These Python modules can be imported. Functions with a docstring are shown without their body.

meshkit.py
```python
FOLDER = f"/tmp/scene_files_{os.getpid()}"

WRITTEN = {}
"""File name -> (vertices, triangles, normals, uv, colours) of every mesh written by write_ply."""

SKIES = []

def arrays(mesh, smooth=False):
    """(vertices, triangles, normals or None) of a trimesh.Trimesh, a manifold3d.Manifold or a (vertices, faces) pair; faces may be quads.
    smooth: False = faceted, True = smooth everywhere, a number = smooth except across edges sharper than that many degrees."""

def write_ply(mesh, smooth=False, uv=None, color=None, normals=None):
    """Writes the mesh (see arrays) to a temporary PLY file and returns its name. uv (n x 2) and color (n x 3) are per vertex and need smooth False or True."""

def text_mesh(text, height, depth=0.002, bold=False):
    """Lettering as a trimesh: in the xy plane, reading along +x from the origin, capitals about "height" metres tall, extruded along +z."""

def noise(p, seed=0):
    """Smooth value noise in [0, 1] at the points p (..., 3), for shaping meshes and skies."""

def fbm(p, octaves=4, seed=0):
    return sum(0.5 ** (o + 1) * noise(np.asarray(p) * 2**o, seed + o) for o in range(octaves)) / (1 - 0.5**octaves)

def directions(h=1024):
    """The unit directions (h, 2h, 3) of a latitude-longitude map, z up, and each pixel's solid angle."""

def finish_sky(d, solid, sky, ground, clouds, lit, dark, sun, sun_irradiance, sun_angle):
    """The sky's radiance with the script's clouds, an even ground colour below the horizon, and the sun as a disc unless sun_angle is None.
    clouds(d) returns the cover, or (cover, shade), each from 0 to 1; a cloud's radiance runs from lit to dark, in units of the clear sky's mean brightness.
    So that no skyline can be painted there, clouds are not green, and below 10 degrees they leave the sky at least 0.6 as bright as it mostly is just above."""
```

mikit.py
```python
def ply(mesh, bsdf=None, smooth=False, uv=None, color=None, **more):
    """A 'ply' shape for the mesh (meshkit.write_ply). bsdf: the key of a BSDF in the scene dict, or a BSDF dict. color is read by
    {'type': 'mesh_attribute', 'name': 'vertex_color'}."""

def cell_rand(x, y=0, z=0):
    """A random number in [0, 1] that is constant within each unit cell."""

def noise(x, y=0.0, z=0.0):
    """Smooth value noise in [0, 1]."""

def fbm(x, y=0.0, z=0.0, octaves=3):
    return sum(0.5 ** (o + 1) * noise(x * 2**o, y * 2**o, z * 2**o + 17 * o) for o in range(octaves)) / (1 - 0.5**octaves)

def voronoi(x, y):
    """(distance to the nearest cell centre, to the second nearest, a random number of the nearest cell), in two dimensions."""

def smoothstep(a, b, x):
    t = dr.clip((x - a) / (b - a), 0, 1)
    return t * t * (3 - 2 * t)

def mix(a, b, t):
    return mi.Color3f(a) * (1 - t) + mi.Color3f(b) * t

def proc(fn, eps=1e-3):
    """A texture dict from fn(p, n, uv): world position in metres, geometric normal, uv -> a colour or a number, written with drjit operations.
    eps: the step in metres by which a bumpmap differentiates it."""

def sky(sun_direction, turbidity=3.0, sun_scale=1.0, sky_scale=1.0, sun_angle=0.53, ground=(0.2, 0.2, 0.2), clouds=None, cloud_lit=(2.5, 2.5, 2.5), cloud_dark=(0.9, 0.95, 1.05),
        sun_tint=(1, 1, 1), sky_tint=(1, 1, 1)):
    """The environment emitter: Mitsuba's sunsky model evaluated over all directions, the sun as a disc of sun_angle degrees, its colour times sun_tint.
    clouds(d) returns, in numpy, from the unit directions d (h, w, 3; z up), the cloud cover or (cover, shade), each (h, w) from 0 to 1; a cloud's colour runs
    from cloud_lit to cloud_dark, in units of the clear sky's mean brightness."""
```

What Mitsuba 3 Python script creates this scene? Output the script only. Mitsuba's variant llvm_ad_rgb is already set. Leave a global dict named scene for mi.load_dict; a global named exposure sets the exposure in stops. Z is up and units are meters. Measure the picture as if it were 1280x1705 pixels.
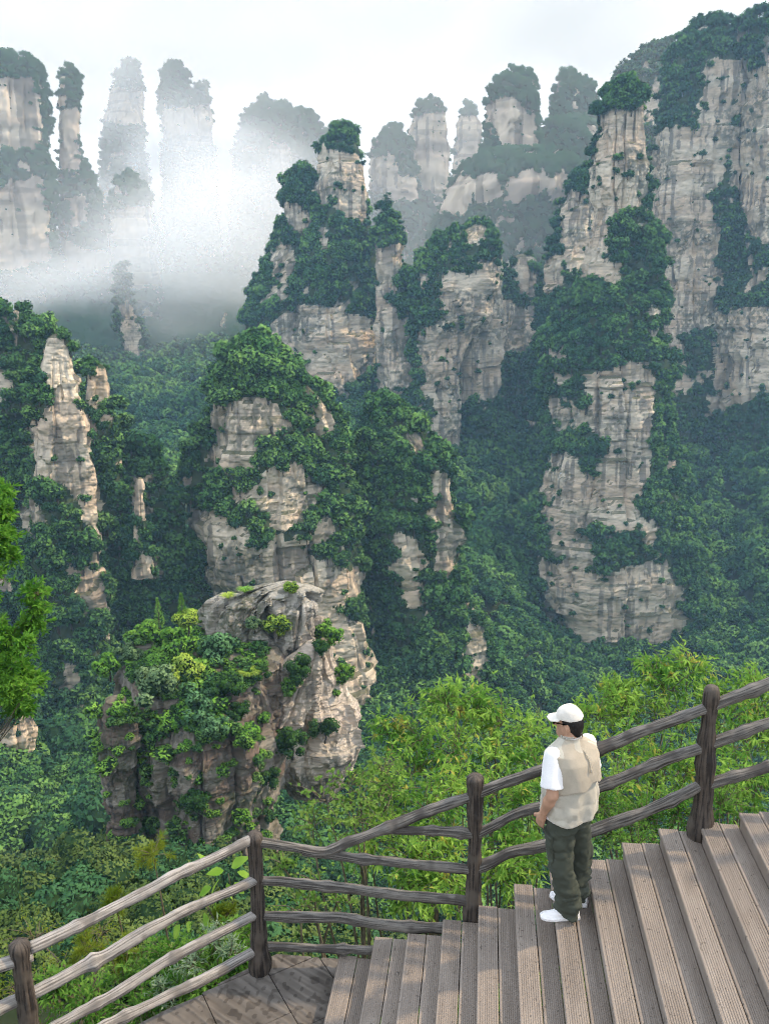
import math, random
import numpy as np, trimesh, shapely, scipy.sparse
import drjit as dr
import mitsuba as mi
import mikit, meshkit
from scipy.spatial import cKDTree
from scipy.interpolate import RBFInterpolator, PchipInterpolator
from mikit import noise, fbm, smoothstep, mix

T = mi.ScalarTransform4f
scene, labels = {}, {}
rng = np.random.default_rng(7)
random.seed(7)

# ------------------------------------------------------------------ camera
FPX, PITCH, ROLL, CAMZ = 1393.4, 0.23182, -0.01543, 4.429       # focal length in pixels of a 1280 x 1705 frame
CAM = np.array([0.0, 0.0, CAMZ])
CF = np.array([0, math.cos(PITCH), -math.sin(PITCH)])
_U0, _R0 = np.array([0, math.sin(PITCH), math.cos(PITCH)]), np.array([1.0, 0, 0])
CR = _R0 * math.cos(ROLL) + _U0 * math.sin(ROLL)
CU = -_R0 * math.sin(ROLL) + _U0 * math.cos(ROLL)
scene['camera'] = {'type': 'perspective', 'fov_axis': 'x', 'fov': math.degrees(2 * math.atan(640 / FPX)), 'near_clip': 0.05, 'far_clip': 20000.0,
                   'to_world': T().look_at(origin=CAM.tolist(), target=(CAM + CF).tolist(), up=CU.tolist())}

# ------------------------------------------------------------------ light
EA = 0.12307                                                     # the stair planks run along N, the steps climb along E
N_ = np.array([math.sin(EA), math.cos(EA), 0]); E_ = np.array([math.cos(EA), -math.sin(EA), 0])
SUN = 0.92 * E_ + 0.30 * N_ + np.array([0, 0, 1.0])


def clouds(d):
    a = np.arctan2(d[..., 0], d[..., 1])
    q = np.stack([d[..., 0] * 3.2 + 1.3, d[..., 1] * 3.2, d[..., 2] * 6.0], -1)
    n = meshkit.fbm(q, 4, 3)
    n2 = meshkit.fbm(q * 2.3 + 5, 4, 8)
    cover = np.clip(0.92 + 0.5 * (n2 - 0.42), 0, 1)
    shade = np.clip(0.50 + 1.8 * (n - 0.5) - 0.32 * np.cos(3 * (a - 0.04)), 0, 1)
    return cover, shade


scene['sky'] = mikit.sky(SUN.tolist(), turbidity=3.0, sun_scale=0.76, sky_scale=1.0, sun_angle=2.0, clouds=clouds, cloud_lit=(6.0, 6.0, 6.1), cloud_dark=(3.7, 3.95, 4.5), ground=(0.06, 0.09, 0.07), sun_tint=(1.0, 0.93, 0.82))
exposure = 2.12

# ------------------------------------------------------------------ helpers
def at(x, y, D):
    """The world point on the ray through photo pixel (x, y) at forward distance D metres (world +y)."""
    d = CF + CR * ((x - 640) / FPX) + CU * ((852.5 - y) / FPX)
    return CAM + d * (D / d[1])


def px(P):
    """Photo pixel and depth of world points (n, 3): used to choose the largest trees and their labels."""
    d = np.asarray(P) - CAM
    w = d @ CF
    return 640 + FPX * (d @ CR) / w, 852.5 - FPX * (d @ CU) / w, w


_count = {}


def numbered(name):
    k = _count.get(name, 0)
    _count[name] = k + 1
    return name if k == 0 else f'{name}_{k:03d}'


def tag(key, label=None, cat=None, group=None, kind=None):
    d = labels.setdefault(key, {})
    for k, v in (('label', label), ('category', cat), ('group', group), ('kind', kind)):
        if v:
            d[k] = v
    return key


def obj(name, mesh, mat, parent=None, smooth=False, **kw):
    key = numbered((parent + '__' if parent else '') + name)
    scene[key] = mikit.ply(mesh, mat, smooth=smooth, **kw)
    return key


def thing(name, label, cat, group=None, kind=None):
    return tag(numbered(name), label, cat, group, kind)


def with_normals(v, f, n, mat):
    return {'type': 'ply', 'filename': meshkit.write_ply((v, f), False, normals=n), 'face_normals': False, 'bsdf': {'type': 'ref', 'id': mat}}


def unit(v):
    v = np.asarray(v, float)
    return v / np.maximum(np.linalg.norm(v, axis=-1, keepdims=True), 1e-12)


def nz3(P, s, o=3, seed=0):
    return meshkit.fbm(np.asarray(P) * s, o, seed) - 0.5


def hash01(*k):
    h = np.zeros(np.broadcast(*k).shape, np.int64)
    for i, v in enumerate(k):
        h = h + np.asarray(v, np.int64) * (374761393, 668265263, 2147483647, 97531 * 7)[i]
    h &= 0xFFFFFFFF
    h = ((h ^ (h >> 13)) * 1274126177) & 0xFFFFFFFF
    return ((h ^ (h >> 16)) & 0xFFFFFF) / 16777215.0


def tube(points, radii, sides=8, cap=True, wob=0.0, seed=0, uv=False):
    """A polyline swept with a round, optionally knobbly section. Returns (v, f), with uv also uv = (turn, metres along)."""
    p = np.asarray(points, float); r = np.broadcast_to(np.asarray(radii, float), (len(p),))
    t = unit(np.gradient(p, axis=0))
    ref = np.array([0, 0, 1.0]) if abs(t[:, 2]).mean() < 0.8 else np.array([0, -1.0, 0])
    a = unit(np.cross(t, ref)); b = np.cross(t, a)
    cols = sides + 1 if uv else sides
    g = np.arange(cols) * 2 * np.pi / sides + np.pi / 2
    ring = np.cos(g)[None, :, None] * a[:, None] + np.sin(g)[None, :, None] * b[:, None]
    rr = r[:, None] * np.ones(cols)
    if wob:
        rr = rr * (1 + wob * 2 * nz3((p[:, None] + ring * r[:, None, None]) * 1.0, 9.0, 3, seed))
    v = (p[:, None] + ring * rr[..., None]).reshape(-1, 3)
    i, j = np.meshgrid(np.arange(len(p) - 1), np.arange(sides), indexing='ij'); j1 = (j + 1) % cols
    q = np.stack([i * cols + j, i * cols + j1, (i + 1) * cols + j1, (i + 1) * cols + j], -1).reshape(-1, 4)
    f = np.vstack([q[:, [0, 2, 1]], q[:, [0, 3, 2]]])
    if cap:
        n = len(v); v = np.vstack([v, p[:1], p[-1:]]); m = (len(p) - 1) * cols; k = np.arange(sides); k1 = (k + 1) % cols
        f = np.vstack([f, np.stack([k, k1, k * 0 + n], 1), np.stack([m + k1, m + k, k * 0 + n + 1], 1)])
    if uv:
        s = np.r_[0, np.cumsum(np.linalg.norm(np.diff(p, axis=0), axis=1))]
        w = np.stack([np.tile(np.arange(cols) / sides, len(p)), np.repeat(s, cols)], -1)
        return (v, f), np.vstack([w, [[0.5, s[0]], [0.5, s[-1]]]])[:len(v)]
    return v, f


def join(parts):
    vs, fs, o = [], [], 0
    for v, f in parts:
        vs.append(np.asarray(v)); fs.append(np.asarray(f) + o); o += len(v)
    return np.vstack(vs), np.vstack(fs)


def spline(pts, n):
    pts = np.asarray(pts, float)
    d = np.r_[0, np.cumsum(np.linalg.norm(np.diff(pts, axis=0), axis=1))]
    return PchipInterpolator(d, pts)(np.linspace(0, d[-1], n))


def in_poly(x, y, poly):
    return shapely.contains_xy(shapely.Polygon(poly).buffer(0), x, y)

# ------------------------------------------------------------------ materials
def rock_colour(k, pale, warm, dark, green, moss=0.8):
    """Bedded sandstone: k scales the detail (1 = metres on a far pillar, 6 = a near crag)."""
    def fn(p, n, uv):
        x, y, z = p.x * k, p.y * k, p.z * k
        w = fbm(x * 0.045, y * 0.045, z * 0.045)
        c = mix(pale, warm, smoothstep(0.38, 0.62, fbm(x * 0.07 + 7, y * 0.07, z * 0.12))) * (0.78 + 0.44 * fbm(x * 0.028 + 2, y * 0.028, z * 0.04))
        tone = fbm(x * 0.9, y * 0.9, z * 1.6)
        c = c * (0.78 + 0.4 * tone)
        bed = noise(z * 0.55 + 5 * w, x * 0.012, y * 0.012)
        c = c * (1 - 0.16 * smoothstep(0.60, 0.72, bed))
        line = noise(z * 1.9 + 6 * w, x * 0.06, y * 0.06)
        c = c * (1 - 0.28 * smoothstep(0.72, 0.82, line))
        streak = smoothstep(0.50, 0.62, fbm(x * 0.5, y * 0.5, z * 0.035)) * smoothstep(0.36, 0.52, fbm(x * 0.03 + 3, y * 0.03, z * 0.05 + 9))
        c = mix(c, dark, 0.62 * streak)
        lich = smoothstep(0.53, 0.62, fbm(x * 0.055 + 31, y * 0.055, z * 0.05)) * smoothstep(0.36, 0.6, fbm(x * 0.8, y * 0.8, z * 0.5 + 4))
        c = mix(c, green, 0.75 * lich)
        up = smoothstep(0.35, 0.75, n.z)
        return mix(c, (0.075, 0.085, 0.04), moss * up)
    return mikit.proc(fn)


def rock_bump(k, amp):
    def fn(p, n, uv):
        x, y, z = p.x * k, p.y * k, p.z * k
        return amp * (fbm(x * 0.35, y * 0.35, z * 0.8) + 0.6 * fbm(x * 1.1, y * 1.1, z * 0.5))
    return mikit.proc(fn, eps=0.12 / k)


def diffuse(tex):
    return {'type': 'twosided', 'bsdf': {'type': 'diffuse', 'reflectance': tex}}


def rgb(*c):
    return {'type': 'rgb', 'value': list(c)}


scene['rock'] = {'type': 'twosided', 'bsdf': {'type': 'bumpmap', 'arbitrary': rock_bump(1.0, 1.3), 'bsdf': {'type': 'diffuse', 'reflectance': rock_colour(1.0, (0.72, 0.62, 0.475), (0.68, 0.545, 0.40), (0.10, 0.095, 0.09), (0.17, 0.17, 0.13))}}}
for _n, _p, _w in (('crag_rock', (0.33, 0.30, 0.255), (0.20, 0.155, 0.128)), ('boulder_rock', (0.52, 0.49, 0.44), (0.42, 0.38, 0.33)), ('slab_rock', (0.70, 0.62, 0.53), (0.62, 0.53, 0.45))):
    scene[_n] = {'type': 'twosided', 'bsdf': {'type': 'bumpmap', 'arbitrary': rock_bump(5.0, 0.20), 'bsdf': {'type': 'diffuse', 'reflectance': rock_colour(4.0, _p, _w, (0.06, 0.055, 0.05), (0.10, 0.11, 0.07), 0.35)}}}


def foliage(c0, c1, s):
    def fn(p, n, uv):
        t = fbm(p.x * 0.11 * s, p.y * 0.11 * s, p.z * 0.11 * s, 2) * 0.6 + 0.4 * noise(p.x * 2.3 * s, p.y * 2.3 * s, p.z * 2.3 * s)
        return mix(c0, c1, smoothstep(0.28, 0.72, t))
    return mikit.proc(fn)


for _n, _a, _b in (('leaf_dark', (0.026, 0.080, 0.036), (0.060, 0.145, 0.056)), ('leaf_mid', (0.050, 0.135, 0.040), (0.115, 0.235, 0.060)), ('leaf_light', (0.085, 0.195, 0.046), (0.175, 0.32, 0.080))):
    scene[_n] = diffuse(foliage(_a, _b, 1.0))
scene['leaf_inner'] = diffuse(rgb(0.025, 0.055, 0.022))  # dark hull in the crown gaps: inner shade put into its colour
scene['bark'] = diffuse(rgb(0.075, 0.062, 0.048))
scene['forest_floor'] = diffuse(mikit.proc(lambda p, n, uv: mix((0.018, 0.035, 0.015), (0.045, 0.05, 0.028), fbm(p.x * 0.3, p.y * 0.3, p.z * 0.3))))



def far_rock(p, n, uv):
    c = mix((0.66, 0.57, 0.45), (0.40, 0.34, 0.28), smoothstep(0.34, 0.66, fbm(p.x * 0.025, p.y * 0.025, p.z * 0.035, 2)))
    c = c * (1 - 0.45 * smoothstep(0.60, 0.70, noise(p.x * 0.13 + 2, p.y * 0.13, p.z * 0.012)))
    return c * (1 - 0.30 * smoothstep(0.62, 0.72, noise(p.z * 0.14 + 5, p.x * 0.01, p.y * 0.01)))


scene['far_rock'] = diffuse(mikit.proc(far_rock))
scene['undergrowth'] = diffuse(mikit.proc(lambda p, n, uv: mix((0.030, 0.055, 0.024), (0.085, 0.105, 0.055), fbm(p.x * 0.5, p.y * 0.5, p.z * 0.5))))
scene['far_undergrowth'] = diffuse(rgb(0.034, 0.066, 0.036))
scene['leaf_far'] = diffuse(rgb(0.036, 0.092, 0.046))
scene['leaf_olive'] = diffuse(foliage((0.055, 0.095, 0.026), (0.125, 0.180, 0.050), 1.5))

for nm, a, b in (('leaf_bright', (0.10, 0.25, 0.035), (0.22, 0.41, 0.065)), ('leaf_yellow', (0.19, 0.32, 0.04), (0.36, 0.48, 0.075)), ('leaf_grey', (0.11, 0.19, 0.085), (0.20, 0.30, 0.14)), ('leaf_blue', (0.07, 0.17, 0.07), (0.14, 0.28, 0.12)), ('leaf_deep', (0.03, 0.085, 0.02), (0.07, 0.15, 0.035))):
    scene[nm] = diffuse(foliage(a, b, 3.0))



# ------------------------------------------------------------------ rock pillars
ROCKS = []          # (key, vertices, triangles, bare-rock outlines, tree radius, tree mix, seed)


def pillar_mesh(D, prof, seed, ratio=0.9, rot=0.4, step=1.0, amp=1.0, m=3.2, hseg=1.0, facet=(7.0, 1.5), dome=4.0):
    """A bedded, jointed sandstone column. prof: rows (y, x left, x right) of the photograph's outline at distance D, turned into metres here."""
    rows = []
    for (y, xl, xr) in prof:
        a, b = at(xl, y, D), at(xr, y, D)
        rows.append(((a[2] + b[2]) / 2, (a[0] + b[0]) / 2, (b[0] - a[0]) / 2))
    rows = np.array(rows)[::-1]
    z0, z1 = rows[0, 0], rows[-1, 0]
    nz = max(24, int((z1 - z0) / (step * hseg)))
    z = np.linspace(z0, z1, nz)
    cx, hw = np.interp(z, rows[:, 0], rows[:, 1]), np.interp(z, rows[:, 0], rows[:, 2])
    k = max(3, nz // 14); ker = np.hanning(k + 2)[1:-1]; ker /= ker.sum()
    hd = np.convolve(np.pad(hw, k, mode='edge'), ker, 'same')[k:-k] * ratio
    R = hw.mean()
    nth = int(np.clip(2 * np.pi * R / step, 40, 420))
    th = np.arange(nth) * 2 * np.pi / nth
    r = (np.abs(np.cos(th)) ** m + np.abs(np.sin(th)) ** m) ** (-1 / m)
    lob = 1 + 0.22 * nz3(np.stack([np.cos(th) * 1.6, np.sin(th) * 1.6, th * 0 + seed * 3.1], -1), 1.0, 3, seed)
    c = np.stack([r * lob * np.cos(th + rot), r * lob * np.sin(th + rot)], -1)
    c[:, 0] = (c[:, 0] - c[:, 0].min()) / np.ptp(c[:, 0]) * 2 - 1
    c[:, 1] = (c[:, 1] - c[:, 1].min()) / np.ptp(c[:, 1]) * 2 - 1
    V = np.stack([cx[:, None] + hw[:, None] * c[None, :, 0], D + hd[:, None] * c[None, :, 1], z[:, None] + 0 * th[None]], -1)
    out = np.stack([np.cos(th + rot), np.sin(th + rot), 0 * th], -1)
    tn = unit(np.roll(c, -1, 0) - np.roll(c, 1, 0)); out[:, 0], out[:, 1] = tn[:, 1], -tn[:, 0]
    s = np.clip(R / 18, 0.35, 1.6) * amp
    arc = th / (2 * np.pi) * 2 * np.pi * R
    # beds: layers of uneven thickness stand proud or recede
    bedz = np.cumsum(np.random.default_rng(seed).uniform(2.0, 9.0, int((z1 - z0) / 3) + 4)) * max(0.5, s * 0.8)
    warp = 5 * nz3(V * np.array([1, 1, 0.15]), 0.02, 2, seed + 5)
    bi = np.searchsorted(bedz, (z - z0)[:, None] + warp)
    bed = hash01(bi, seed) - 0.5
    fine = hash01(np.floor((z[:, None] + warp * 1.3) / (1.3 * s)).astype(int), seed + 2) - 0.5
    # joints: blocks between upright cracks
    wcol = 11.0 * s
    u = arc[None] / wcol + 1.1 * nz3(V * np.array([1, 1, 0.25]), 0.03, 2, seed + 9)
    ui = np.floor(u); fr = u - ui
    hh = 16 * s + 26 * s * hash01(ui.astype(int), seed + 3)
    zi = np.floor(z[:, None] / hh + 7 * hash01(ui.astype(int), seed + 4))
    block = hash01(ui.astype(int), zi.astype(int), seed) - 0.5
    crack = np.exp(-(np.minimum(fr, 1 - fr) * wcol / (0.55 * s)) ** 2) * (hash01(ui.astype(int), zi.astype(int) // 2, seed + 6) > 0.35)
    d = s * (1.5 * bed * (0.3 + hash01(ui.astype(int), bi, seed + 1)) + 0.45 * fine + 3.2 * block - 1.9 * crack) + 0.30 * R * nz3(V, 1.3 / max(R, 8), 3, seed) + 1.6 * s * nz3(V, 0.16, 3, seed + 1)
    for fs, fa in ((facet[0], facet[1]), (facet[0] * 0.4, facet[1] * 0.35)):   # broken faces: each cell its own plane
        gg = np.random.default_rng(seed + 70); q = V.reshape(-1, 3) * [1, 1, 0.55]; lo_, hi_ = q.min(0) - fs, q.max(0) + fs
        cells = gg.uniform(lo_, hi_, (int(np.clip(np.prod((hi_ - lo_) / fs), 8, 60000)), 3))
        _, ci = cKDTree(cells).query(q); tilt = gg.normal(size=(len(cells), 3)) * 0.30
        d = d + (fa * (gg.random(len(cells))[ci] - 0.5) + (fa / 1.5) * 0.35 * ((q - cells[ci]) * tilt[ci]).sum(1)).reshape(d.shape)
    fade = np.clip((z1 - z) / (0.10 * (z1 - z0) + 1e-6), 0.25, 1)
    V = V + out[None] * (d * fade[:, None])[..., None]
    # the top: rings that close over a low dome
    rings = [V.reshape(-1, 3)]; mid = V[-1].mean(0); nr = nz
    for q in (0.8, 0.55, 0.3, 0.1):
        w = mid + (V[-1] - mid) * q; w[:, 2] = z1 + (1 - q * q) * min(dome, hw[-1] * 0.5) + 1.2 * s * nz3(w, 0.2, 2, seed)
        rings.append(w); nr += 1
    P = np.vstack(rings)
    i, j = np.meshgrid(np.arange(nr - 1), np.arange(nth), indexing='ij')
    q = np.stack([i * nth + j, i * nth + (j + 1) % nth, (i + 1) * nth + (j + 1) % nth, (i + 1) * nth + j], -1).reshape(-1, 4)
    f = np.vstack([q[:, [0, 1, 2]], q[:, [0, 2, 3]]])
    k = np.arange(nth); f = np.vstack([f, np.stack([(nr - 1) * nth + k, (nr - 1) * nth + (k + 1) % nth, k * 0 + len(P)], 1)])
    return np.vstack([P, P[-nth:].mean(0)]), f


def pillar(label, meshes, bare, tree_r=2.56, mixw=(0.45, 0.4, 0.15), group=None, sprinkle=0.10):
    key = thing('rock_pillar', label, 'rock pillar', group)
    v, f = join([pillar_mesh(**a) for a in meshes])
    ROCKS.append((key, v, f, bare, tree_r, mixw, len(ROCKS) + 11, sprinkle))
    return key


pillar('stocky sandstone pillar with a green wooded crown, in the middle of the gorge', [
    dict(D=222, seed=3, ratio=0.9, step=0.75, amp=0.8, prof=[(592, 385, 450), (610, 362, 485), (650, 352, 520), (700, 350, 552), (750, 352, 570), (800, 352, 582), (850, 322, 598), (900, 325, 606), (950, 338, 606), (1000, 348, 600), (1100, 352, 622), (1300, 330, 650)]),
    dict(D=224, seed=23, ratio=1.0, step=0.9, amp=0.7, prof=[(735, 322, 360), (760, 312, 385), (800, 310, 390), (850, 314, 400), (880, 322, 410), (920, 328, 420)])],
    [[(360, 670), (420, 665), (475, 700), (465, 715), (430, 730), (415, 770), (380, 785), (362, 770), (365, 720), (352, 690)],
     [(435, 790), (495, 780), (540, 810), (545, 825), (500, 860), (455, 870), (430, 850), (400, 835), (395, 825), (440, 815)],
     [(312, 862), (352, 852), (380, 880), (422, 890), (424, 925), (425, 960), (390, 980), (345, 1040), (336, 950), (320, 905)],
     [(430, 905), (520, 895), (550, 870), (555, 885), (500, 920), (430, 940)], [(425, 950), (520, 930), (600, 960), (590, 1000), (520, 1020), (440, 985)],
     [(340, 985), (480, 985), (620, 1060), (640, 1200), (600, 1200), (540, 1080)]], tree_r=2.08, mixw=(0.08, 0.42, 0.5))  # more light green trees: the sunlit look is put into the leaf colours
pillar('wooded ridge with a thin bare edge, right beside the stocky pillar', [
    dict(D=238, seed=5, ratio=0.8, step=0.9, amp=0.8, prof=[(676, 618, 655), (700, 602, 690), (740, 592, 725), (780, 588, 742), (850, 584, 748), (900, 588, 758), (950, 603, 762), (1000, 618, 778), (1050, 622, 808), (1100, 618, 832), (1250, 600, 840)])],
    [[(726, 795), (744, 800), (762, 900), (752, 960), (735, 970), (728, 880)], [(668, 895), (690, 910), (705, 940), (700, 1000), (685, 1010), (668, 950)], [(775, 1065), (800, 1070), (810, 1120), (780, 1130)], [(680, 715), (697, 740), (692, 765), (682, 750)], [(592, 1050), (625, 1020), (620, 1100), (600, 1140)]],
    tree_r=2.16, mixw=(0.2, 0.5, 0.3))
pillar('tall stepped pillar with a slim bare spire and wooded terraces, right of centre', [
    dict(D=352, seed=8, ratio=0.85, step=1.0, amp=0.9, prof=[(152, 1015, 1058), (165, 1003, 1068), (200, 997, 1072), (260, 991, 1074), (330, 986, 1076), (400, 981, 1083), (450, 979, 1090), (480, 962, 1094), (520, 930, 1096), (560, 916, 1098), (620, 916, 1106), (680, 918, 1112), (740, 914, 1118), (800, 906, 1126), (860, 884, 1140), (920, 858, 1160), (980, 844, 1168), (1050, 840, 1175), (1120, 830, 1190)])],
    [[(1000, 195), (1030, 188), (1070, 192), (1075, 335), (1040, 345), (1008, 360), (1005, 470), (978, 470), (983, 330)], [(1008, 440), (1030, 450), (1030, 480), (1010, 475)],
     [(982, 640), (1000, 632), (1075, 610), (1084, 640), (1075, 700), (1020, 738), (988, 710)], [(915, 660), (960, 685), (975, 690), (972, 712), (930, 710), (918, 690)],
     [(905, 770), (930, 760), (985, 785), (985, 865), (955, 895), (930, 915), (915, 880), (900, 830)], [(990, 785), (1070, 775), (1072, 800), (1050, 870), (1020, 895), (990, 870)], [(1062, 870), (1088, 878), (1085, 905), (1068, 892)], [(1025, 728), (1078, 705), (1074, 790), (1000, 782)], [(940, 900), (975, 890), (978, 955), (945, 945)],
     [(836, 975), (880, 985), (880, 1010), (855, 1050), (838, 1062)], [(905, 935), (930, 945), (985, 960), (1030, 960), (1100, 935), (1110, 950), (1130, 980), (1135, 1040), (1090, 1070), (1030, 1060), (960, 1060), (910, 1040), (915, 1000)]],
    tree_r=2.40, mixw=(0.28, 0.5, 0.22))
pillar('broad pale cliff with a wooded top and a dark green cleft, at the right edge', [
    dict(D=470, seed=12, ratio=0.5, step=1.3, amp=0.9, rot=0.1, m=4.5, prof=[(50, 1155, 1225), (80, 1120, 1232), (130, 1104, 1232), (200, 1096, 1225), (300, 1090, 1222), (400, 1088, 1222), (500, 1096, 1222), (600, 1102, 1215), (660, 1112, 1210), (720, 1112, 1210), (830, 1100, 1220)]),
    dict(D=462, seed=13, ratio=0.5, step=1.4, amp=0.9, rot=0.15, m=4.5, prof=[(40, 1230, 1450), (80, 1236, 1470), (130, 1248, 1480), (300, 1238, 1480), (500, 1195, 1480), (600, 1195, 1480), (680, 1195, 1480), (830, 1190, 1490)]),
    dict(D=500, seed=14, ratio=0.5, step=2.5, prof=[(70, 1150, 1440), (300, 1110, 1460), (850, 1110, 1480)])],
    [[(1178, 110), (1240, 105), (1245, 120), (1215, 170), (1208, 240), (1195, 300), (1170, 330), (1190, 370), (1195, 400), (1180, 430), (1200, 470), (1190, 500), (1195, 530), (1130, 560), (1130, 600), (1145, 640), (1110, 640), (1100, 560), (1085, 480), (1080, 350), (1085, 270), (1095, 225), (1110, 220), (1140, 215), (1168, 220), (1178, 160)],
     [(1250, 125), (1280, 112), (1400, 112), (1400, 380), (1280, 400), (1250, 395), (1240, 360), (1225, 300), (1215, 240), (1230, 190), (1245, 150)], [(1195, 530), (1280, 512), (1400, 500), (1400, 640), (1280, 640), (1225, 675), (1188, 675), (1198, 600)]],
    tree_r=2.24, mixw=(0.4, 0.45, 0.15))
pillar('turret topped pillar with a wooded left shoulder, in the middle distance left of centre', [
    dict(D=440, seed=17, ratio=0.9, step=1.1, amp=0.9, prof=[(226, 548, 578), (240, 536, 594), (280, 530, 606), (360, 526, 612), (420, 500, 620), (500, 470, 626), (560, 462, 630), (600, 480, 630), (660, 500, 640), (760, 480, 650)]),
    dict(D=446, seed=18, ratio=1.0, step=1.3, amp=0.9, prof=[(300, 480, 522), (320, 470, 535), (350, 468, 545), (400, 462, 560), (450, 436, 560), (500, 414, 560), (560, 404, 560), (600, 400, 560), (660, 400, 560), (760, 400, 560)])],
    [[(527, 262), (545, 255), (555, 262), (600, 262), (610, 300), (603, 362), (585, 362), (578, 345), (545, 330), (528, 325)], [(468, 346), (505, 348), (503, 374), (492, 382), (470, 365)], [(460, 408), (480, 418), (490, 440), (475, 480), (463, 500), (460, 450)],
     [(458, 540), (490, 518), (500, 506), (560, 522), (622, 540), (632, 600), (620, 612), (540, 652), (498, 600), (463, 562)]],
    tree_r=2.64, mixw=(0.32, 0.5, 0.18))
pillar('narrow pillar capped with dark trees, just left of the pillar with the arched hollow', [
    dict(D=416, seed=20, ratio=0.9, step=1.0, amp=0.8, prof=[(352, 638, 656), (370, 627, 666), (400, 624, 670), (450, 624, 674), (520, 626, 688), (600, 628, 698), (660, 630, 704), (740, 632, 715), (820, 630, 720)])],
    [[(622, 415), (665, 410), (670, 430), (645, 490), (623, 488)], [(624, 500), (640, 500), (660, 530), (690, 560), (688, 620), (640, 668), (626, 662)]], tree_r=2.40, mixw=(0.32, 0.5, 0.18))
pillar('pale pillar with an arched hollow in its right side, in the centre distance', [
    dict(D=408, seed=21, ratio=0.6, step=1.0, amp=0.8, prof=[(376, 788, 806), (395, 738, 820), (420, 704, 830), (450, 684, 834), (520, 680, 820), (560, 684, 782), (600, 686, 768), (660, 692, 764), (700, 702, 764), (745, 712, 760), (820, 705, 765)]),
    dict(D=420, seed=22, ratio=0.6, step=1.1, amp=0.8, prof=[(392, 760, 818), (420, 760, 832), (450, 760, 836), (520, 760, 839), (580, 760, 838), (620, 765, 834), (655, 770, 828), (720, 770, 826)])],
    [[(738, 455), (775, 470), (800, 440), (834, 440), (842, 560), (840, 600), (834, 650), (770, 670), (764, 745), (718, 752), (712, 710), (735, 690), (698, 600), (703, 560), (720, 555), (745, 560), (765, 545), (742, 520)], [(785, 380), (808, 385), (805, 400), (788, 398)]],
    tree_r=2.40, mixw=(0.28, 0.5, 0.22))
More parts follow.
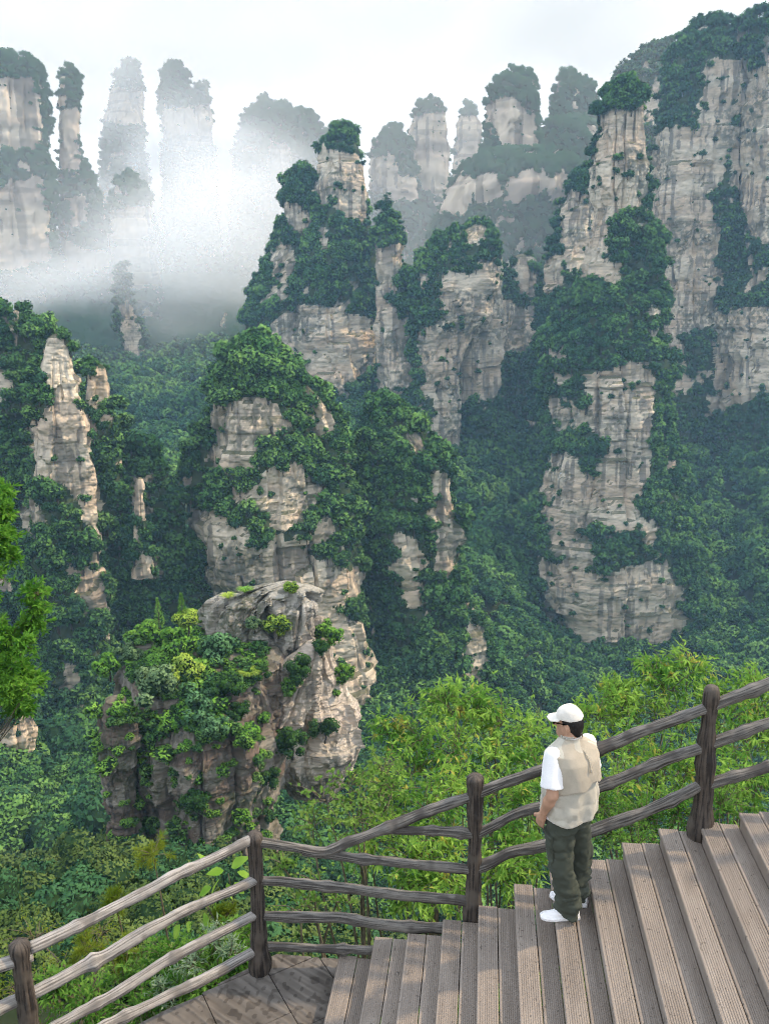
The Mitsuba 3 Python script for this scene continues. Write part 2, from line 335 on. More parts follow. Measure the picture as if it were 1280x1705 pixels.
pillar('rough wooded buttress leaning on the left side of the slim spire', [
    dict(D=425, seed=25, ratio=1.0, step=1.3, amp=1.1, prof=[(292, 958, 984), (310, 944, 990), (370, 930, 995), (450, 905, 1000), (540, 895, 1000), (700, 890, 1000)])],
    [[(943, 330), (985, 318), (988, 400), (962, 452), (944, 432)], [(905, 440), (930, 430), (928, 470), (910, 480)]], tree_r=2.56, mixw=(0.6, 0.35, 0.05), sprinkle=0.1)
pillar('low broken cliff with ferny ledges, between the hollow pillar and the stepped pillar', [
    dict(D=480, seed=26, ratio=0.7, step=1.3, amp=1.1, prof=[(432, 852, 890), (470, 842, 905), (540, 838, 912), (600, 836, 918), (720, 836, 918)])],
    [[(862, 425), (888, 440), (884, 490), (866, 480)], [(840, 505), (885, 530), (905, 520), (905, 570), (870, 585), (842, 580)]], tree_r=2.56, mixw=(0.6, 0.35, 0.05), sprinkle=0.1)
FARG = None
pillar('hazy blue green massif with a square headed top, behind the slim spire', [
    dict(D=800, seed=30, ratio=0.8, step=1.8, prof=[(124, 845, 882), (140, 817, 891), (200, 810, 894), (250, 800, 898), (300, 790, 900), (420, 780, 905), (600, 770, 910)]),
    dict(D=780, seed=31, ratio=0.5, step=2.2, prof=[(262, 790, 940), (290, 755, 985), (330, 730, 1000), (400, 715, 1010), (480, 705, 1015), (560, 695, 1020), (680, 690, 1020)])],
    [[(815, 180), (845, 165), (885, 195), (888, 247), (850, 242), (822, 215)], [(738, 330), (778, 298), (780, 330), (765, 352), (733, 347)], [(920, 290), (945, 300), (932, 335), (918, 320)], [(855, 300), (900, 285), (905, 310), (860, 325)], [(790, 300), (820, 292), (830, 320), (800, 330)]], tree_r=2.32, mixw=(0.4, 0.45, 0.15), sprinkle=0.05)
pillar('hazy wooded saddle joining the square headed massif and the round topped tower', [
    dict(D=850, seed=34, ratio=0.4, step=2.4, prof=[(212, 892, 1000), (235, 885, 1035), (280, 860, 1040), (600, 840, 1050)])], [[(905, 285), (1000, 270), (1000, 300), (920, 310)]], tree_r=3.0, mixw=(0.7, 0.3, 0))
pillar('hazy round topped tower to the right of the square headed massif', [
    dict(D=900, seed=32, ratio=0.8, step=2.2, prof=[(126, 935, 958), (150, 922, 985), (200, 916, 1002), (250, 912, 1010), (350, 905, 1020), (560, 900, 1020)])],
    [[(912, 215), (950, 208), (965, 225), (960, 240), (915, 245)], [(970, 235), (1010, 240), (1010, 255), (975, 250)]], tree_r=2.56, mixw=(0.7, 0.3, 0))
pillar('hazy wooded shoulder rising behind the pale cliff at the right edge', [
    dict(D=680, seed=33, ratio=0.6, step=2.0, prof=[(80, 1085, 1130), (97, 1047, 1180), (130, 1027, 1200), (200, 1020, 1200), (400, 1010, 1200), (640, 1000, 1200)])],
    [[(1068, 150), (1100, 158), (1100, 205), (1074, 198)]], tree_r=2.32, mixw=(0.7, 0.3, 0))
pillar('faint pale tower with a flat top in the fog, at the centre skyline', [
    dict(D=1300, seed=35, ratio=0.8, step=2.6, prof=[(170, 700, 733), (185, 687, 740), (240, 682, 746), (300, 680, 750), (360, 675, 750), (520, 665, 770)])], [[(683, 200), (745, 190), (748, 310), (735, 320), (690, 300), (683, 240)]], tree_r=3.04, mixw=(0.7, 0.3, 0))
pillar('faint lower tower in the fog, left of the flat topped pale tower', [
    dict(D=1250, seed=36, ratio=0.8, step=2.6, prof=[(216, 642, 666), (240, 620, 685), (300, 616, 692), (380, 612, 698), (540, 600, 700)])], [[(618, 270), (650, 265), (660, 300), (690, 300), (690, 325), (640, 325), (620, 310)]], tree_r=3.04, mixw=(0.7, 0.3, 0))
pillar('very faint needle in the fog, right of the flat topped pale tower', [
    dict(D=1700, seed=37, ratio=0.8, step=4, prof=[(178, 772, 786), (205, 760, 800), (300, 752, 806), (560, 740, 815)])], [[(760, 200), (800, 200), (800, 300), (760, 300)]], tree_r=4.00, mixw=(1, 0, 0))
pillar('big misty pillar with two pale bare walls, at the left edge', [
    dict(D=740, seed=40, ratio=0.7, step=1.8, prof=[(100, -60, 55), (115, -90, 72), (200, -90, 82), (300, -90, 90), (400, -90, 98), (480, -90, 108), (700, -90, 120)])],
    [[(-90, 145), (48, 135), (60, 180), (60, 240), (-90, 255)], [(-90, 350), (62, 298), (75, 360), (76, 430), (-90, 475)]], tree_r=2.32, mixw=(0.7, 0.3, 0), sprinkle=0.06)
pillar('thin misty needle with a sloping green skirt, second from the left edge', [
    dict(D=770, seed=41, ratio=0.9, step=1.6, prof=[(116, 106, 124), (130, 99, 131), (260, 99, 132), (300, 100, 134), (420, 98, 140), (640, 95, 150)]),
    dict(D=765, seed=42, ratio=0.8, step=1.8, prof=[(272, 112, 145), (300, 104, 158), (340, 100, 172), (400, 98, 186), (440, 95, 196), (640, 90, 220)])],
    [[(103, 190), (128, 185), (126, 280), (106, 275)], [(120, 335), (135, 330), (138, 365), (124, 370)], [(100, 398), (130, 418), (178, 425), (180, 452), (110, 445)]], tree_r=2.24, mixw=(0.7, 0.3, 0), sprinkle=0.06)
pillar('misty cone topped pillar with a pale foot, third from the left edge', [
    dict(D=720, seed=43, ratio=0.9, step=1.5, prof=[(292, 207, 220), (310, 192, 238), (340, 185, 250), (380, 184, 260), (420, 186, 266), (520, 182, 275), (700, 170, 290)])],
    [[(183, 362), (215, 352), (245, 350), (248, 385), (225, 410), (190, 400)], [(183, 418), (262, 405), (270, 470), (185, 480)]], tree_r=2.24, mixw=(0.7, 0.3, 0))
pillar('grey twin headed pillar half lost in fog, above the misty cone topped pillar', [
    dict(D=1050, seed=44, ratio=0.8, step=2.0, prof=[(111, 280, 304), (130, 267, 316), (200, 270, 326), (330, 275, 340), (560, 270, 380)]),
    dict(D=1060, seed=45, ratio=0.8, step=2.4, prof=[(142, 328, 346), (160, 320, 349), (240, 310, 354), (560, 300, 380)])], [[(270, 190), (350, 180), (355, 240), (280, 245)]], tree_r=2.72, mixw=(0.8, 0.2, 0))
pillar('barely visible round topped pillar, left of the grey twin headed pillar', [
    dict(D=1350, seed=46, ratio=0.8, step=3, prof=[(108, 207, 228), (130, 192, 237), (200, 172, 240), (420, 160, 250), (640, 150, 260)])], [[(170, 150), (238, 160), (240, 200), (180, 200)]], tree_r=3.04, mixw=(1, 0, 0))
pillar('wide misty ridge with one pale scar, left of the turret topped pillar', [
    dict(D=1000, seed=47, ratio=0.5, step=2.2, prof=[(166, 432, 448), (180, 415, 472), (200, 400, 530), (250, 392, 552), (350, 385, 560), (600, 370, 580)])], [[(452, 245), (476, 250), (480, 312), (454, 310)], [(440, 330), (475, 335), (470, 350), (445, 350)]], tree_r=3.04, mixw=(0.8, 0.2, 0))
pillar('small broken spur under the drifting mist, below the misty cone topped pillar', [
    dict(D=590, seed=48, ratio=1.0, step=1.3, prof=[(445, 196, 205), (470, 193, 212), (520, 192, 222), (560, 202, 240), (625, 205, 250), (720, 195, 262)])], [[(205, 510), (225, 505), (228, 560), (212, 590)], [(220, 600), (242, 590), (245, 622), (225, 625)]], tree_r=2.88, mixw=(0.6, 0.4, 0), sprinkle=0.08)
pillar('thin pale rock finger standing in the forest, below the drifting mist', [
    dict(D=640, seed=49, ratio=1.0, step=1.0, prof=[(522, 372, 379), (540, 369, 383), (575, 366, 386), (640, 355, 395)])], [[(366, 520), (384, 520), (384, 572), (368, 572)]], tree_r=2.56, mixw=(0.6, 0.4, 0))
pillar('long wooded cliff with a bare buttress, at the left edge before the stocky pillar', [
    dict(D=215, seed=50, ratio=0.25, step=1.0, amp=0.9, prof=[(536, -150, 60), (555, -150, 92), (585, -150, 108), (630, -150, 125), (700, -150, 200), (740, -150, 236), (800, -150, 280), (860, -150, 306), (940, -150, 330), (1050, -150, 342), (1200, -150, 352), (1420, -150, 350)]),
    dict(D=188, seed=51, ratio=0.9, step=0.7, amp=0.7, prof=[(562, 80, 112), (575, 74, 116), (600, 70, 119), (640, 62, 128), (700, 57, 150), (800, 62, 162), (900, 57, 168), (1000, 50, 173), (1100, 40, 178), (1350, 20, 190)]),
    dict(D=205, seed=52, ratio=0.9, step=0.8, amp=0.7, prof=[(612, 146, 178), (625, 142, 182), (660, 140, 184), (720, 135, 190), (900, 120, 200)]),
    dict(D=192, seed=53, ratio=0.9, step=0.6, amp=0.6, prof=[(797, 228, 238), (812, 222, 243), (840, 221, 244), (870, 222, 246), (960, 215, 260)]),
    dict(D=210, seed=54, ratio=0.9, step=0.5, amp=0.4, prof=[(519, 20, 33), (530, 17, 35), (550, 15, 37)]),
    dict(D=150, seed=55, ratio=0.5, step=0.7, amp=0.7, prof=[(1180, -40, 48), (1230, -60, 58), (1290, -60, 66), (1400, -60, 60), (1480, -60, 60)])],
    [[(75, 590), (106, 575), (114, 620), (126, 640), (122, 690), (150, 698), (158, 780), (168, 900), (164, 925), (148, 870), (115, 790), (75, 790), (56, 750), (58, 720), (80, 710), (92, 670), (76, 620)],
     [(125, 960), (174, 950), (176, 1015), (140, 1022)], [(144, 622), (184, 615), (188, 680), (160, 692)], [(-20, 610), (8, 620), (8, 660), (-20, 670)], [(218, 797), (248, 790), (248, 850), (232, 870), (216, 840)], [(43, 830), (60, 860), (64, 910), (48, 900)], [(15, 515), (37, 515), (37, 546), (15, 546)],
     [(-20, 1240), (30, 1212), (52, 1195), (64, 1290), (30, 1345), (-20, 1375)], [(104, 1110), (127, 1118), (122, 1175), (108, 1155)], [(228, 925), (270, 930), (262, 950), (232, 948)]],
    tree_r=2.00, mixw=(0.25, 0.55, 0.2))

# ------------------------------------------------------------------ the ground, one sheet out to the horizon
_G = [(-12, -30, 3), (12, -30, 4), (-12, 0, -1.4), (12, 0, -0.6), (0, 3, -1.5), (-4, 4.0, -1.35), (0, 6.3, -1.6), (3, 6.6, -1.2), (8, 7.0, -0.2), (-5, 5.5, -2.0), (-4, 8, -4.0), (0, 8.5, -3.6), (4, 9, -3.2), (9, 10, -2.5),
      (-6, 14, -9), (0, 14, -10), (7, 15, -9), (-10, 25, -20), (0, 25, -22), (12, 26, -21), (-60, 10, -8), (60, 10, -4), (-60, 40, -42), (60, 40, -40), (300, 60, -60), (-300, 60, -60), (300, -50, 0), (-300, -50, 0)]
for (x, y, D) in [(60, 1560, 42), (250, 1580, 40), (420, 1560, 40), (150, 1450, 58), (330, 1420, 62), (440, 1400, 66), (60, 1440, 90), (200, 1340, 76), (520, 1340, 120), (560, 1450, 150), (520, 1510, 105), (600, 1520, 130), (700, 1330, 190), (700, 1230, 200), (100, 1300, 150), (800, 1130, 262), (860, 1020, 310), (830, 900, 350), (800, 780, 410), (800, 700, 450), (870, 610, 520), (760, 620, 520), (950, 1165, 300), (1100, 1175, 290), (900, 1125, 335), (1000, 1115, 335), (1100, 1115, 335), (450, 1330, 150), (450, 1270, 200), (600, 1260, 212), (400, 1230, 180), (300, 1200, 200), (350, 1420, 100), (250, 1420, 100), (520, 1400, 100),
                  (1250, 1120, 300), (1200, 1030, 350), (1180, 900, 405), (1250, 900, 390), (1220, 750, 440), (1270, 690, 450), (1400, 800, 420), (1400, 1000, 300), (270, 760, 400), (250, 680, 450), (280, 620, 540), (200, 640, 560), (330, 860, 320), (360, 680, 430), (420, 640, 460), (560, 680, 430), (600, 640, 450), (250, 1100, 225), (300, 1130, 222),
                  (300, 560, 700), (150, 540, 720), (380, 480, 900), (60, 540, 700), (-100, 560, 650), (600, 430, 1000), (700, 420, 900), (720, 380, 1200), (450, 440, 1100), (300, 430, 1300), (1000, 560, 620), (1000, 420, 1100), (-200, 420, 1300), (1300, 400, 1300)]:
    _G.append(tuple(at(x, y, D)))
for (x, y, z) in [(-1500, 2400, -40), (0, 2400, -60), (1500, 2400, -40), (-2200, 500, -60), (2200, 500, -60), (2200, -300, 0), (-2200, -300, 0)]:
    _G.append((x, y, z))
_G = np.array(_G)
_warp = lambda P: np.stack([np.arcsinh(P[:, 0] / 25), np.arcsinh(P[:, 1] / 25)], -1)
_rbf = RBFInterpolator(_warp(_G), _G[:, 2], kernel='linear', smoothing=0.5)


def ground_z(x, y):
    P = np.stack([np.ravel(x), np.ravel(y)], -1).astype(float)
    z = _rbf(_warp(P))
    r = np.hypot(P[:, 0], P[:, 1])
    q = np.column_stack([P, 0 * z])
    return (z + np.clip((r - 12) * 0.03, 0, 9) * 2 * nz3(q, 0.02, 4, 1) + np.clip((r - 9) * 0.02, 0, 1) * 1.2 * nz3(q, 0.2, 3, 2)).reshape(np.shape(x))


_a = np.sinh(np.linspace(-5.35, 5.35, 300)) * 22
_b = np.r_[-np.sinh(np.linspace(3.5, 0.3, 40)) * 20, np.sinh(np.linspace(0.0, 5.55, 320)) * 20]
_X, _Y = np.meshgrid(_a, _b)
_Z = ground_z(_X, _Y)
_i, _j = np.meshgrid(np.arange(len(_b) - 1), np.arange(len(_a) - 1), indexing='ij')
_q = np.stack([_i * len(_a) + _j, _i * len(_a) + _j + 1, (_i + 1) * len(_a) + _j + 1, (_i + 1) * len(_a) + _j], -1).reshape(-1, 4)
tag(obj('ground', (np.stack([_X, _Y, _Z], -1).reshape(-1, 3), _q), 'forest_floor', smooth=True), 'steep valley ground under the forest, falling away from the stairs', kind='structure')

# ------------------------------------------------------------------ forest trees
def crown_mesh(seed, lobes=9, quads=26, q=0.17, flat=0.8, trunk=True, spread=0.58, lobe_r=(0.32, 0.52)):
    """A broadleaf crown of radius about 1: leaf clusters over overlapping boughs. Returns leaf (v, f, n), inner (v, f), trunk (v, f)."""
    g = np.random.default_rng(seed)
    c = unit(g.normal(size=(lobes, 3)) * [1, 1, 0.7] + [0, 0, 0.25]) * spread * g.uniform(0.55, 1.1, (lobes, 1)); c[0] *= 0.2
    c[:, 2] *= flat; r = g.uniform(*lobe_r, lobes); r[0] = lobe_r[1] * 1.05
    P, Nn = [], []
    for i in range(lobes):
        d = unit(g.normal(size=(quads, 3)) + [0, 0, 0.35]); p = c[i] + d * r[i] * g.uniform(0.92, 1.12, (quads, 1))
        ok = np.ones(quads, bool)
        for k in range(lobes):
            if k != i:
                ok &= np.linalg.norm(p - c[k], axis=1) > r[k] * 0.9
        P.append(p[ok]); Nn.append(d[ok])
    P, Nn = np.vstack(P), np.vstack(Nn)
    fn = unit(Nn + 0.75 * g.normal(size=Nn.shape)); fn *= np.sign((fn * Nn).sum(1, keepdims=True))
    a = unit(np.cross(fn, g.normal(size=fn.shape))); b = np.cross(fn, a)
    s = q * g.uniform(0.6, 1.35, (len(P), 1))
    v = np.stack([P - a * s, P - b * s * 0.55 + fn * s * 0.15, P + a * s, P + b * s * 0.55 - fn * s * 0.1], 1).reshape(-1, 3)
    k = np.arange(len(P)) * 4
    f = np.vstack([np.stack([k, k + 1, k + 2], 1), np.stack([k, k + 2, k + 3], 1)])
    n = np.repeat(unit(0.75 * Nn + 0.45 * fn), 4, 0)
    ico = trimesh.creation.icosphere(subdivisions=1 if quads > 60 else 0)
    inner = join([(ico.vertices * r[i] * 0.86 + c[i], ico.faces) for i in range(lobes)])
    tr = tube([(0, 0, -1.15), (0.03, 0.02, -0.5), (0, 0, 0.2)], [0.075, 0.06, 0.03], 5, cap=False)
    return (v, f, n), inner, tr


LEAFM = ('leaf_dark', 'leaf_mid', 'leaf_light')
PROTOS = {}
for lod, (lobes, quads, q) in enumerate(((7, 22, 0.20), (9, 46, 0.145), (12, 130, 0.090), (14, 420, 0.050))):
    for var in range(3):
        for mname in LEAFM:
            leaf, inner, tr = crown_mesh(100 * lod + var, lobes, quads, q, flat=(0.8, 1.0, 1.5)[var])
            gid = f'tree_kind_{lod}{var}_{mname}'
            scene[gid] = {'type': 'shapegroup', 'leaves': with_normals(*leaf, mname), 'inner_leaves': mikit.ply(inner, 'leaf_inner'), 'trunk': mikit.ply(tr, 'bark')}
            PROTOS[lod, var, mname] = gid
        for mname in ('leaf_olive', 'leaf_bright') if lod else ():
            gid = f'tree_kind_{lod}{var}_{mname}'; src = scene[f'tree_kind_{lod}{var}_leaf_mid']
            scene[gid] = {**src, 'leaves': {**src['leaves'], 'bsdf': {'type': 'ref', 'id': mname}}}
            PROTOS[lod, var, mname] = gid

for var in range(3):
    (v, f, n), (iv, jf), tr = crown_mesh(900 + var, 7, 20, 0.24, flat=(0.8, 1.0, 1.5)[var])
    lump = join([(v, f), (iv, jf)]); nrm = unit(0.15 * np.vstack([n, unit(iv)]) + np.array([0, -0.55, 0.83]))       # normals nearly all aimed one way: even far shading is built in
    for mname in LEAFM:
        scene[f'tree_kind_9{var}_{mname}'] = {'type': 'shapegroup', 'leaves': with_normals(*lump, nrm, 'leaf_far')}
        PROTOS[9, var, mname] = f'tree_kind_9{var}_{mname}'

TREES = []        # position, radius, kind index, source


def scatter(v, f, density, keep, g):
    tri = v[f]; n = np.cross(tri[:, 1] - tri[:, 0], tri[:, 2] - tri[:, 0]); area = np.linalg.norm(n, axis=1) / 2
    num = g.poisson(area * density)
    idx = np.repeat(np.arange(len(f)), num)
    a, b = g.random(len(idx)), g.random(len(idx)); sw = a + b > 1; a[sw], b[sw] = 1 - a[sw], 1 - b[sw]
    P = tri[idx, 0] + a[:, None] * (tri[idx, 1] - tri[idx, 0]) + b[:, None] * (tri[idx, 2] - tri[idx, 0])
    Nn = unit(n)[idx]
    m = keep(P, Nn)
    return P[m], Nn[m]


for (key, v, f, bare, R, mixw, seed, spr) in ROCKS:
    g = np.random.default_rng(seed)

    def is_bare(P, ledges=True):
        x, y, w = px(P)
        k = np.clip(300 / w, 0.4, 1.5)
        jit = (22 * nz3(P, 0.10, 2, seed) + 16 * nz3(P, 0.4, 2, seed + 20)) * k; jy = (22 * nz3(P + 50, 0.10, 2, seed) + 16 * nz3(P + 50, 0.4, 2, seed + 20)) * k
        inside = np.zeros(len(P), bool)
        for poly in bare:
            inside |= in_poly(x + jit, y + jy, shapely.Polygon(poly).buffer(0).buffer(8))
        gap = (nz3(P * [1, 1, 0.45], 0.11, 3, seed + 30) > 0.135) & (nz3(P * [1, 1, 2.5], 0.07, 2, seed + 31) > -0.02)
        ledge = nz3(P * [0.35, 0.35, 2.2], 0.10, 3, seed + 32) > 0.21
        return (inside & ~ledge if ledges else inside) | gap

    def wooded_back(P):
        return nz3(P * [1, 1, 0.6], 0.03, 3, seed + 1) > -0.06

    def keep(P, Nn):
        inside = is_bare(P)
        facing = ((P - CAM) * Nn).sum(1) < 0
        rnd = g.random(len(P))
        front = np.where(inside, (rnd < spr) & (nz3(P * [1, 1, 3], 0.12, 2, seed + 3) > -0.02), True)
        return np.where(facing, front, wooded_back(P) & (rnd < 0.6)) & (Nn[:, 2] > -0.75)
    cen = v[f].mean(1); fnn = np.cross(v[f[:, 1]] - v[f[:, 0]], v[f[:, 2]] - v[f[:, 0]])
    soil = np.where(((cen - CAM) * fnn).sum(1) < 0, ~is_bare(cen, False), wooded_back(cen))
    scene[key + '__rock'] = mikit.ply((v, f[~soil]), 'rock' if v[:, 1].mean() < 690 else 'far_rock', smooth=38 if v[:, 1].mean() < 690 else True)
    scene[key + '__undergrowth'] = mikit.ply((v, f[soil]), 'undergrowth' if v[:, 1].mean() < 690 else 'far_undergrowth', smooth=38 if v[:, 1].mean() < 690 else True)
    P, Nn = scatter(v, f, (1.35 if v[:, 1].mean() < 690 else 1.1) / (R * R), keep, g)
    if v[:, 1].mean() > 690:
        R = R * 1.05
    r = R * np.exp(np.clip(g.normal(0, 0.38, len(P)), -0.8, 0.75))
    x, y, w = px(P)
    ins = np.zeros(len(P), bool)
    for poly in bare:
        ins |= in_poly(x, y, poly)
    r[ins] *= 0.5
    r *= np.where(Nn[:, 2] < 0.35, 0.8, 1.0)
    pos = P + Nn * (r * 0.15)[:, None] + np.array([0, 0, 1.0]) * (r * (0.1 + 0.5 * np.clip(Nn[:, 2], 0, 1)))[:, None]
    clump = nz3(P, 0.05, 2, seed + 7) * 1.3
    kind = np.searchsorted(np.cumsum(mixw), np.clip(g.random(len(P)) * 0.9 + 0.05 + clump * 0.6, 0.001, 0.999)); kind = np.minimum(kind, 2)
    for p, rr, k in zip(pos, r, kind):
        TREES.append((p, rr, int(k), key))

# the valley floor
for (D0, D1, R, dens) in ((27, 110, 1.5, 1.1), (110, 330, 2.9, 0.95), (330, 620, 3.8, 0.95), (620, 1200, 5.0, 0.9)):
    g = np.random.default_rng(int(D0))
    area = (D1 * D1 - D0 * D0) * 0.5 * 1.25
    m = int(area * dens / (R * R) * 1.0)
    yy = np.sqrt(g.uniform(D0 * D0, D1 * D1, m)); xx = yy * g.uniform(-0.60, 0.60, m)
    zz = ground_z(xx, yy)
    x, y, w = px(np.column_stack([xx, yy, zz]))
    ok = (x > -90) & (x < 1370) & (y < 1800) & (y > 300)
    xx, yy, zz = xx[ok], yy[ok], zz[ok]
    r = R * np.exp(g.normal(0, 0.25, len(xx)))
    cl = nz3(np.column_stack([xx, yy, zz]), 0.03, 3, 77)
    near = D1 <= 110
    for a, b, c, rr, t in zip(xx, yy, zz, r, g.random(len(xx)) * 0.8 + 0.1 + 0.8 * cl):
        TREES.append((np.array([a, b, c + rr * 0.75]), rr, (2 if t > (0.60 if near else 0.68) else 1 if t > (0.34 if near else 0.38) else 0), 'ground'))

EXTENT = {'ground': (0, 1280, 560, 1200), 'near slope': (0, 480, 1250, 1620)}
for (key, v, *_r) in ROCKS:
    x, y, w = px(v); x, y = np.clip(x, 0, 1280), np.clip(y, 0, 1300); EXTENT[key] = (x.min(), x.max(), y.min() - 15, min(y.max(), 1150))

# which trees can be made out one by one: a coarse depth picture of crowns and rock
_w, _h, _s = 320, 427, 0.25
buf = np.full((_h, _w), 1e9); who = np.full((_h, _w), -1, int)
for (key, v, f, *_r) in ROCKS:
    cen = v[f].mean(1); x, y, w = px(cen)
    xi, yi = (x * _s).astype(int), (y * _s).astype(int); ok = (xi >= 0) & (xi < _w) & (yi >= 0) & (yi < _h) & (w > 1)
    np.minimum.at(buf, (yi[ok], xi[ok]), w[ok] - 0.5)
TP = np.array([t[0] for t in TREES]); TR = np.array([t[1] for t in TREES])
tx, ty, tw = px(TP); trad = TR * 0.85 * FPX / tw * _s
for i in np.argsort(tw):
    if tw[i] < 3 or not (-20 < tx[i] < 1300 and 0 < ty[i] < 1720):
        continue
    cx, cy, rr = tx[i] * _s, ty[i] * _s, max(trad[i], 0.5)
    x0, x1, y0, y1 = int(max(0, cx - rr)), int(min(_w, cx + rr + 1)), int(max(0, cy - rr)), int(min(_h, cy + rr + 1))
    if x1 <= x0 or y1 <= y0:
        continue
    sub = buf[y0:y1, x0:x1]
    yy, xx = np.mgrid[y0:y1, x0:x1]
    m = ((xx + .5 - cx) ** 2 + (yy + .5 - cy) ** 2 < rr * rr) & (sub > tw[i])
    sub[m] = tw[i]; who[y0:y1, x0:x1][m] = i
seen = np.bincount(who[who >= 0].ravel(), minlength=len(TREES))
_blocked = np.zeros((_h, _w), bool); _blocked[int(1300 * _s):, int(430 * _s):] = True
SINGLE, _cells = {}, {}
for i in np.argsort(-seen):
    if seen[i] < 12 or len(SINGLE) >= 220:
        break
    if _blocked[int(np.clip(ty[i] * _s, 0, _h - 1)), int(np.clip(tx[i] * _s, 0, _w - 1))] or seen[i] < 0.55 * np.pi * trad[i] ** 2 or tw[i] > 660:
        continue
    src = TREES[i][3]
    if src == 'ground' and tw[i] < 120:
        src = 'near slope'
    x0, x1, y0, y1 = EXTENT[src]
    cell = (src, TREES[i][2], int(np.clip((ty[i] - y0) / (y1 - y0) * 5, 0, 4)), int(np.clip((tx[i] - x0) / (x1 - x0) * 3, 0, 2)))
    if len(_cells.setdefault(cell, [])) < 2:
        _cells[cell].append(int(i)); SINGLE[int(i)] = cell
SHORT = ['the stocky central pillar', 'the wooded ridge beside the stocky pillar', 'the tall stepped pillar right of centre', 'the pale cliff at the right edge', 'the turret topped pillar', 'the narrow tree capped pillar', 'the pillar with the arched hollow', 'the rough buttress by the slim spire', 'the low broken cliff', 'the square headed massif', 'the hazy saddle', 'the round topped tower', 'the hazy right shoulder', 'the flat topped pale tower', 'the faint lower tower', 'the very faint needle',
         'the big misty left pillar', 'the thin misty needle', 'the misty cone topped pillar', 'the grey twin headed pillar', 'the barely visible pillar', 'the wide misty ridge', 'the small broken spur', 'the thin rock finger', 'the long left cliff']
WHERE = {r[0]: 'on ' + t for r, t in zip(ROCKS, SHORT)}
WHERE['ground'], WHERE['near slope'] = 'in the valley forest', 'on the slope below the railing'
ROW, COL = ('topmost', 'upper', 'middle', 'lower', 'lowest'), ('left', 'centre', 'right')
_gt = np.random.default_rng(99)
for i, (p, r, k, src) in enumerate(TREES):
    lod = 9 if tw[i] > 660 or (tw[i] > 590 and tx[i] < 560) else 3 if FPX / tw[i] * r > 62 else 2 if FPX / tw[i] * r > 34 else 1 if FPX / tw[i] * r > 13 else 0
    var = int(_gt.integers(3))
    if seen[i] == 0 and _gt.random() > 0.08:      # wholly behind other trees or rock: thinned out
        continue
    m = T().translate(p.tolist()).rotate([0, 0, 1], float(_gt.uniform(0, 360)) * (lod != 9)).scale([float(r * _gt.uniform(0.85, 1.15)), float(r * _gt.uniform(0.85, 1.15)), float(r * _gt.uniform(0.8, 1.1))])
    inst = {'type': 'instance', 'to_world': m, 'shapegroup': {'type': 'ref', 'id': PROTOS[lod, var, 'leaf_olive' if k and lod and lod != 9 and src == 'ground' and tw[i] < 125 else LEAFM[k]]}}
    if i in SINGLE:
        cell = SINGLE[i]; tone = ('dark green', 'mid green', 'light green')[k]; pair = _cells[cell]
        size = '' if len(pair) == 1 else 'larger ' if i == pair[0] else 'smaller '
        tkey = thing('tree', f'{size}{tone} tree {WHERE[cell[0]]}, {ROW[cell[2]]} {COL[cell[3]]} part', 'tree', 'forest trees ' + WHERE[cell[0]])
        scene[tkey] = inst
    else:
        scene[f'forest__{i:05d}'] = inst
tag('forest', 'dense green forest covering the pillars and the valley', 'forest', kind='stuff')

# pines that stand out against the sky on the skyline of the right edge cliff
PINES = [(1133, 62, 96, 500, 'first pine from the left on the skyline above the pale right cliff'), (1150, 50, 86, 500, 'second pine from the left on the skyline above the pale right cliff'), (1168, 44, 78, 500, 'third pine from the left on the skyline above the pale right cliff'), (1182, 36, 70, 500, 'tallest pine on the skyline above the pale right cliff'),
         (1226, 36, 60, 470, 'lone pine on the skyline near the right edge'), (1032, 102, 128, 680, 'small pine on the hazy shoulder behind the slim spire'), (645, 322, 356, 414, 'pointed pine on top of the narrow tree capped pillar'), (552, 208, 240, 438, 'small pine on the tip of the turret topped pillar')]
for _i, (x, y0, y1, D, lab) in enumerate(PINES):
    g = np.random.default_rng(700 + _i); a, b = at(x, y1, D), at(x, y0, D); H = b[2] - a[2]
    key = thing('pine_tree', lab, 'pine tree')
    scene[key + '__trunk'] = mikit.ply(tube([a - [0, 0, 2.5], a + [0.03 * H, 0, 0.5 * H], b], [0.05 * H, 0.035 * H, 0.01 * H], 6), 'bark')
    vs, nr = [], []
    for t in np.linspace(0.30, 1.0, 7):
        for k in range(3):
            c = a + np.array([0, 0, H * t]) + np.array([1, 1, 0.15]) * g.normal(size=3) * 0.17 * H * (1.15 - t); w = H * g.uniform(0.10, 0.20) * (1.25 - 0.8 * t)
            for q in range(14):
                p = c + g.normal(size=3) * [w, w, 0.25 * w]; d = unit(g.normal(size=3) * [1, 1, 0.3]); e = unit(np.cross(d, g.normal(size=3)))
                vs += [p - e * 0.035 * H, p + e * 0.035 * H, p + d * 0.09 * H]
    vs = np.array(vs); scene[key + '__needles'] = mikit.ply((vs, np.arange(len(vs)).reshape(-1, 3)), 'leaf_dark')

# ------------------------------------------------------------------ stairs, landing and log railing
def EN(e, n, z=0.0):
    return np.asarray(e)[..., None] * E_ + np.asarray(n)[..., None] * N_ + np.asarray(z)[..., None] * np.array([0, 0, 1.0])


def en(P):
    return P @ E_, P @ N_


RISE, GOING, NOSE0 = 0.125, 0.2853, -1.143


